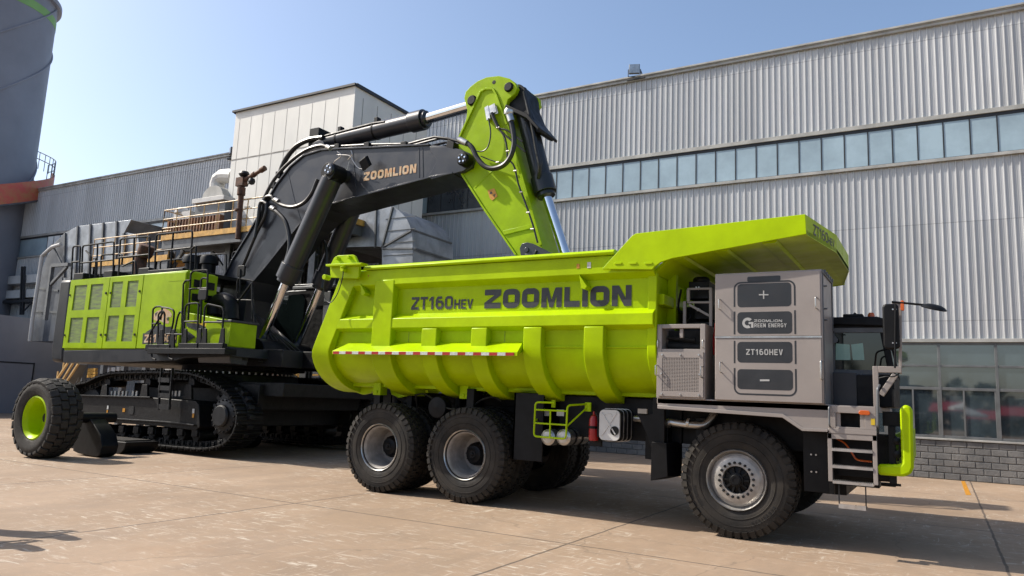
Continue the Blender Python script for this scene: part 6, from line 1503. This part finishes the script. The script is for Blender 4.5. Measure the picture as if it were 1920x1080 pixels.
# grey filter box with dome, white bent duct, rusty corrugated screen, small rooftop items
fbx = thing('filter_unit', 'grey filter unit with a domed pale hood beside the cream tower', 'filter unit', (-24, 19, 0))
YF = 18.6
a = PY(361, 440, YF); b = PY(424, 374, YF); m = MB(); m.box(a.x, b.x-.02, YF, YF+2.2, ZP, b.z); m.build('casing', 'galvdark', fbx, .01)
m = MB(); c0 = PY(360, 379, YF-.1); c1 = PY(425, 368, YF-.1); m.box(a.x-.1, b.x+.0, YF-.12, YF+2.3, b.z-.02, b.z+.16); m.build('eaves', 'white', fbx, .01)
m = MB(); rr_ = (b.x-a.x)*.30; cxx = a.x+.35+rr_
m.prism([(cxx+rr_*1.15*math.cos(R(t)), b.z+.16+rr_*.95*math.sin(R(t))) for t in range(0, 181, 12)], YF+.05, YF+1.7); m.build('dome', 'fascia', fbx, smooth=40)
bd_ = thing('bent_air_duct', 'cream segmented air duct bending from the tower down to the filter dome', 'duct', (-24, 19.5, 0))
m = MB(); P_ = [PY(*q_, 19.3) for q_ in ((440, 331), (428, 330), (418, 331), (410, 337), (407, 347), (407, 366))]; m.tube(P_, .30, 14); m.build('duct_shell', 'white', bd_, smooth=0)
rs = thing('rusty_screen', 'rust brown corrugated metal screen behind the ochre platform railing', 'screen', (-26, 18.6, 0))
m = MB(); a = PY(310, 452, 18.45); b = PY(414, 402, 18.45); x = a.x; k = 0
while x < b.x: m.box(x, x+.09, 18.45-.05*(k % 2), 18.6, ZP, b.z+.0); x += .09; k += 1
m.build('corrugated_sheet', 'rustcorr', rs)
m = MB(); m.box(PY(326, 400, 18.8).x, PY(356, 400, 18.8).x, 18.8, 19.4, ZP+.8, PY(340, 397, 18.8).z); m.lathe([(0, 0), (.3, 0), (.28, .15), (.15, .25), (0, .28)], (PY(333, 400, 18.8).x, 19, PY(333, 399, 18.8).z), (0, 0, 1), 16); m.build('roof_box', 'white', rs)
# water cannon on a rusty post
wcn = thing('water_cannon', 'rusty fire water monitor pointing up to the right on a tall post', 'water cannon', (-23, 18, 0))
YW = 17.95
m = MB(); m.cyl(PY(446, 448, YW), PY(452, 365, YW), .10, n=14); m.cyl(PY(452, 366, YW), PY(453, 352, YW), .15, n=14); m.cyl(PY(447.5, 396, YW), PY(447.8, 392, YW), .15, n=12); m.box(PY(450, 340, YW).x-.1, PY(460, 340, YW).x, YW-.12, YW+.12, PY(450, 350, YW).z, PY(450, 334, YW).z); m.build('post', 'rust', wcn, .01)
m = MB(); m.cyl(PY(455, 340, YW), PY(494, 317, YW), .085, .065, n=12); m.cyl(PY(489, 320, YW), PY(497, 315, YW), .1, n=12); m.cyl(PY(474, 329, YW), PY(478, 326, YW), .1, n=12); m.build('barrel', 'rust', wcn)
m = MB(); m.lathe([(0, -.12), (.15, -.08), (.2, 0), (.15, .1), (0, .14)], PY(458, 327, YW), (0, 0, 1), 14); m.lathe([(0, -.14), (.1, -.1), (.13, 0), (.1, .1), (0, .14)], PY(472, 340, YW), (0, 0, 1), 12); m.tube([PY(463, 350, YW), PY(471, 334, YW)], .02, 5); m.build('valve', 'darksteel', wcn)
# lower yellow platform on the left
lp = thing('low_platform', 'low ochre edged steel platform with rails behind the engine hood', 'platform', (-28, 17.8, 0))
YP = 18.3
a = PY(172, 496, YP); b = PY(300, 484, YP); zz = (a.z+b.z)/2
m = MB(); m.box(a.x, b.x+.5, YP, YP+1.3, zz-.1, zz); m.box(a.x, b.x+.5, YP-.04, YP, zz-.12, zz+.12); m.build('deck_edge', 'yellow', lp)
m = MB(); m.box(a.x, b.x+.5, YP, YP+.1, zz-.45, zz-.12)
for f in (0.05, .35, .65, .95): x = a.x+(b.x-a.x)*f; m.box(x-.1, x+.1, YP, YP+.2, 0, zz-.1)
m.bar((a.x+2, YP+.1, zz-.2), (a.x+3, YP+.1, zz-1.4), .12); m.build('support_frame', 'galvdark', lp)
railing((a.x, YP, zz), (b.x+.5, YP, zz), lp, n=7)
# pale balconies on the hall's left end
bl = thing('loading_balcony', 'pale cladding bands with dark brackets between the silo and duct', 'balcony', (-44, 24, 0))
m = MB()
for y0, y1 in ((513, 532), (541, 559)):
    a = PY(28, y1, 24.2); b = PY(76, y0, 24.2); m.box(a.x-3, b.x+1.2, 24.2, 24.7, a.z, b.z)
m.build('pale_band', 'white', bl, .01)
m = MB()
for px in (42, 46): m.bar(PY(px, 500, 24.1), PY(px-3, 590, 24.1), .12)
m.bar(PY(34, 562, 24.1), PY(44, 582, 24.1), .07); m.bar(PY(66, 560, 24.1), PY(46, 582, 24.1), .07); m.box(PY(28, 560, 24).x-2, PY(72, 560, 24).x+1, 24.0, 24.7, PY(50, 566, 24).z, PY(50, 561, 24).z); m.build('bracket', 'framedark', bl)
# ================================================================ two photographers just outside the left edge; only their shadows fall into the picture
def person(x, y, face, label, phone=True):
    t = thing('person', label, 'person', (x, y, 0), 'people standing at the left edge of the yard')
    f = Vector((math.cos(face), math.sin(face), 0)); s_ = Vector((-f.y, f.x, 0)); o = Vector((x, y, 0))
    J = {'pel': (0, 0, .95, .15), 'ch': (.01, 0, 1.25, .16), 'nk': (0, 0, 1.47, .06), 'hd': (.02, 0, 1.62, .10), 'tp': (.0, 0, 1.72, .075)}
    vs, rad, ed, ix = [], [], [], {}
    def add(k, a, b, z, r, frm=None):
        ix[k] = len(vs); vs.append(o+f*a+s_*b+Vector((0, 0, z))-Vector((x, y, 0))); rad.append(r)
        if frm: ed.append((ix[frm], ix[k]))
    add('pel', 0, 0, .95, .18); add('wa', 0, 0, 1.1, .18, 'pel'); add('ch', 0, 0, 1.32, .20, 'wa'); add('nk', 0, 0, 1.47, .06, 'ch'); add('hd', .02, 0, 1.58, .11, 'nk'); add('tp', .01, 0, 1.68, .08, 'hd')
    for q, n_ in ((-1, 'l'), (1, 'r')):
        add('hip'+n_, 0, .1*q, .88, .12, 'pel'); add('kn'+n_, .02, .11*q, .5, .085, 'hip'+n_); add('an'+n_, 0, .12*q, .09, .045, 'kn'+n_); add('to'+n_, .17, .13*q, .04, .04, 'an'+n_)
        add('sh'+n_, 0, .20*q, 1.41, .10, 'ch'); add('el'+n_, .10, .22*q, 1.16, .062, 'sh'+n_); add('wr'+n_, .27, .10*q, 1.36, .034, 'el'+n_); add('pa'+n_, .34, .08*q, 1.42, .034, 'wr'+n_)
    me = bpy.data.meshes.new('person_body'); me.from_pydata(vs, ed, []); b = bpy.data.objects.new('person_body', me); COL.objects.link(b); b.parent = t
    me.materials.append(M['cloth']); sk = b.modifiers.new('skin', 'SKIN'); sd = b.modifiers.new('sub', 'SUBSURF'); sd.levels = 2; sd.render_levels = 2
    for i, r in enumerate(rad): me.skin_vertices[0].data[i].radius = (r, r)
    me.skin_vertices[0].data[0].use_root = True
    for q in (-1, 1):                    # fingers curled round the phone
        for k in range(5):
            a = o+f*.35+s_*(.08*q)+Vector((0, 0, 1.39+.022*k)); mb = MB()
            mb.tube([a, a+f*.035-s_*.01*q, a+f*.05-s_*.035*q, a+f*.035-s_*.055*q], [.010, .009, .008, .007], 6); mb.build('finger', 'skin', t)
    mb = MB(); c = o+f*.39+Vector((0, 0, 1.44)); mb.obox(c, f*.004, s_*.075, Vector((0, 0, .036))); mb.build('phone', 'black', t)
    mb = MB(); mb.lathe([(0, .0), (.085, .0), (.1, .05), (.09, .1), (.05, .135), (0, .145)], o+Vector((0, 0, 1.61))-f*.015, (0, 0, 1), 20); mb.build('hair', 'black', t)
    mb = MB(); h_ = o+f*.115+Vector((0, 0, 1.58)); mb.cyl(h_, h_+f*.03-Vector((0, 0, .02)), .012, .016, 8); mb.build('nose', 'skin', t)
    for q in (-1, 1): mb = MB(); mb.obox(o+s_*.1*q+Vector((0, 0, 1.6))+f*.01, f*.012, s_*.008, Vector((0, 0, .03))); mb.build('ear', 'skin', t, .004)
def at_shadow(tip, h):                   # stands where a figure of height h puts its head shadow on tip
    return tip.x-h*(1/.96), tip.y-h*(.32/.96)
xx, yy_ = at_shadow(PZ(140, 1011), 1.72); person(xx, yy_, R(125), 'person in dark clothes holding up a phone, farther from the camera of the two')
xx, yy_ = at_shadow(PZ(70, 1031), 1.72); person(xx, yy_, R(125), 'person in dark clothes holding up a phone, nearest the camera')
# ================================================================ what stands behind the photographer and shows in the hall's glass
mq = thing('red_marquee', 'long low red marquee reflected in the ground floor windows', 'marquee', (0, -26, 0))
m = MB(); m.prismx([(-28, 2.0), (-26, 2.75), (-24, 2.0)], -30, 30); m.build('red_canopy', 'red', mq)
m = MB()
for i in range(16): m.box(-30+i*4-.05, -30+i*4+.05, -24.1, -24, 0, 2.0)
m.build('tent_pole', 'white', mq)
for i, (x, y, lb) in enumerate(((-3.2, -14, 'white parasol left of the marquee middle, seen mirrored in the glazing'), (1.6, -12, 'white parasol nearest the photographer, seen mirrored in the glazing'), (6.5, -16, 'white parasol farthest right, seen mirrored in the glazing'))):
    t = thing('parasol', lb, 'parasol', (x, y, 0), 'white parasols behind the photographer')
    m = MB(); m.lathe([(0, 2.75), (1.35, 2.2), (1.35, 2.05), (1.3, 2.05), (0, 2.6)], (x, y, 0), (0, 0, 1), 8); m.build('canopy', 'white', t, smooth=0)
    m = MB(); m.cyl((x, y, 0), (x, y, 2.7), .04, n=8); m.build('pole', 'steel', t)
M['leaf'] = mat('hedge_leaves', (.05, .075, .03), .8, 0, .3, 2)
rnd = random.Random(3); m = MB()
for i in range(5200):
    x = rnd.uniform(-70, 70); y = rnd.uniform(-44, -40); z = rnd.uniform(.1, 4.6+.9*math.sin(x*.6)+.6*math.sin(x*1.7))
    c = Vector((x, y, z)); a = Vector((rnd.uniform(-1, 1), rnd.uniform(-1, 1), rnd.uniform(-1, 1))).normalized()*.5; b = a.orthogonal().normalized()*.4
    m.add([c-a-b, c+a-b*.6, c+a*.8+b, c-a*.7+b], [(0, 1, 2, 3)])
o = m.build('tree_belt', 'leaf', smooth=0, fix=False); tag(o, 'dark belt of trees and shrubs mirrored in the ground floor windows', 'trees', kind='stuff')
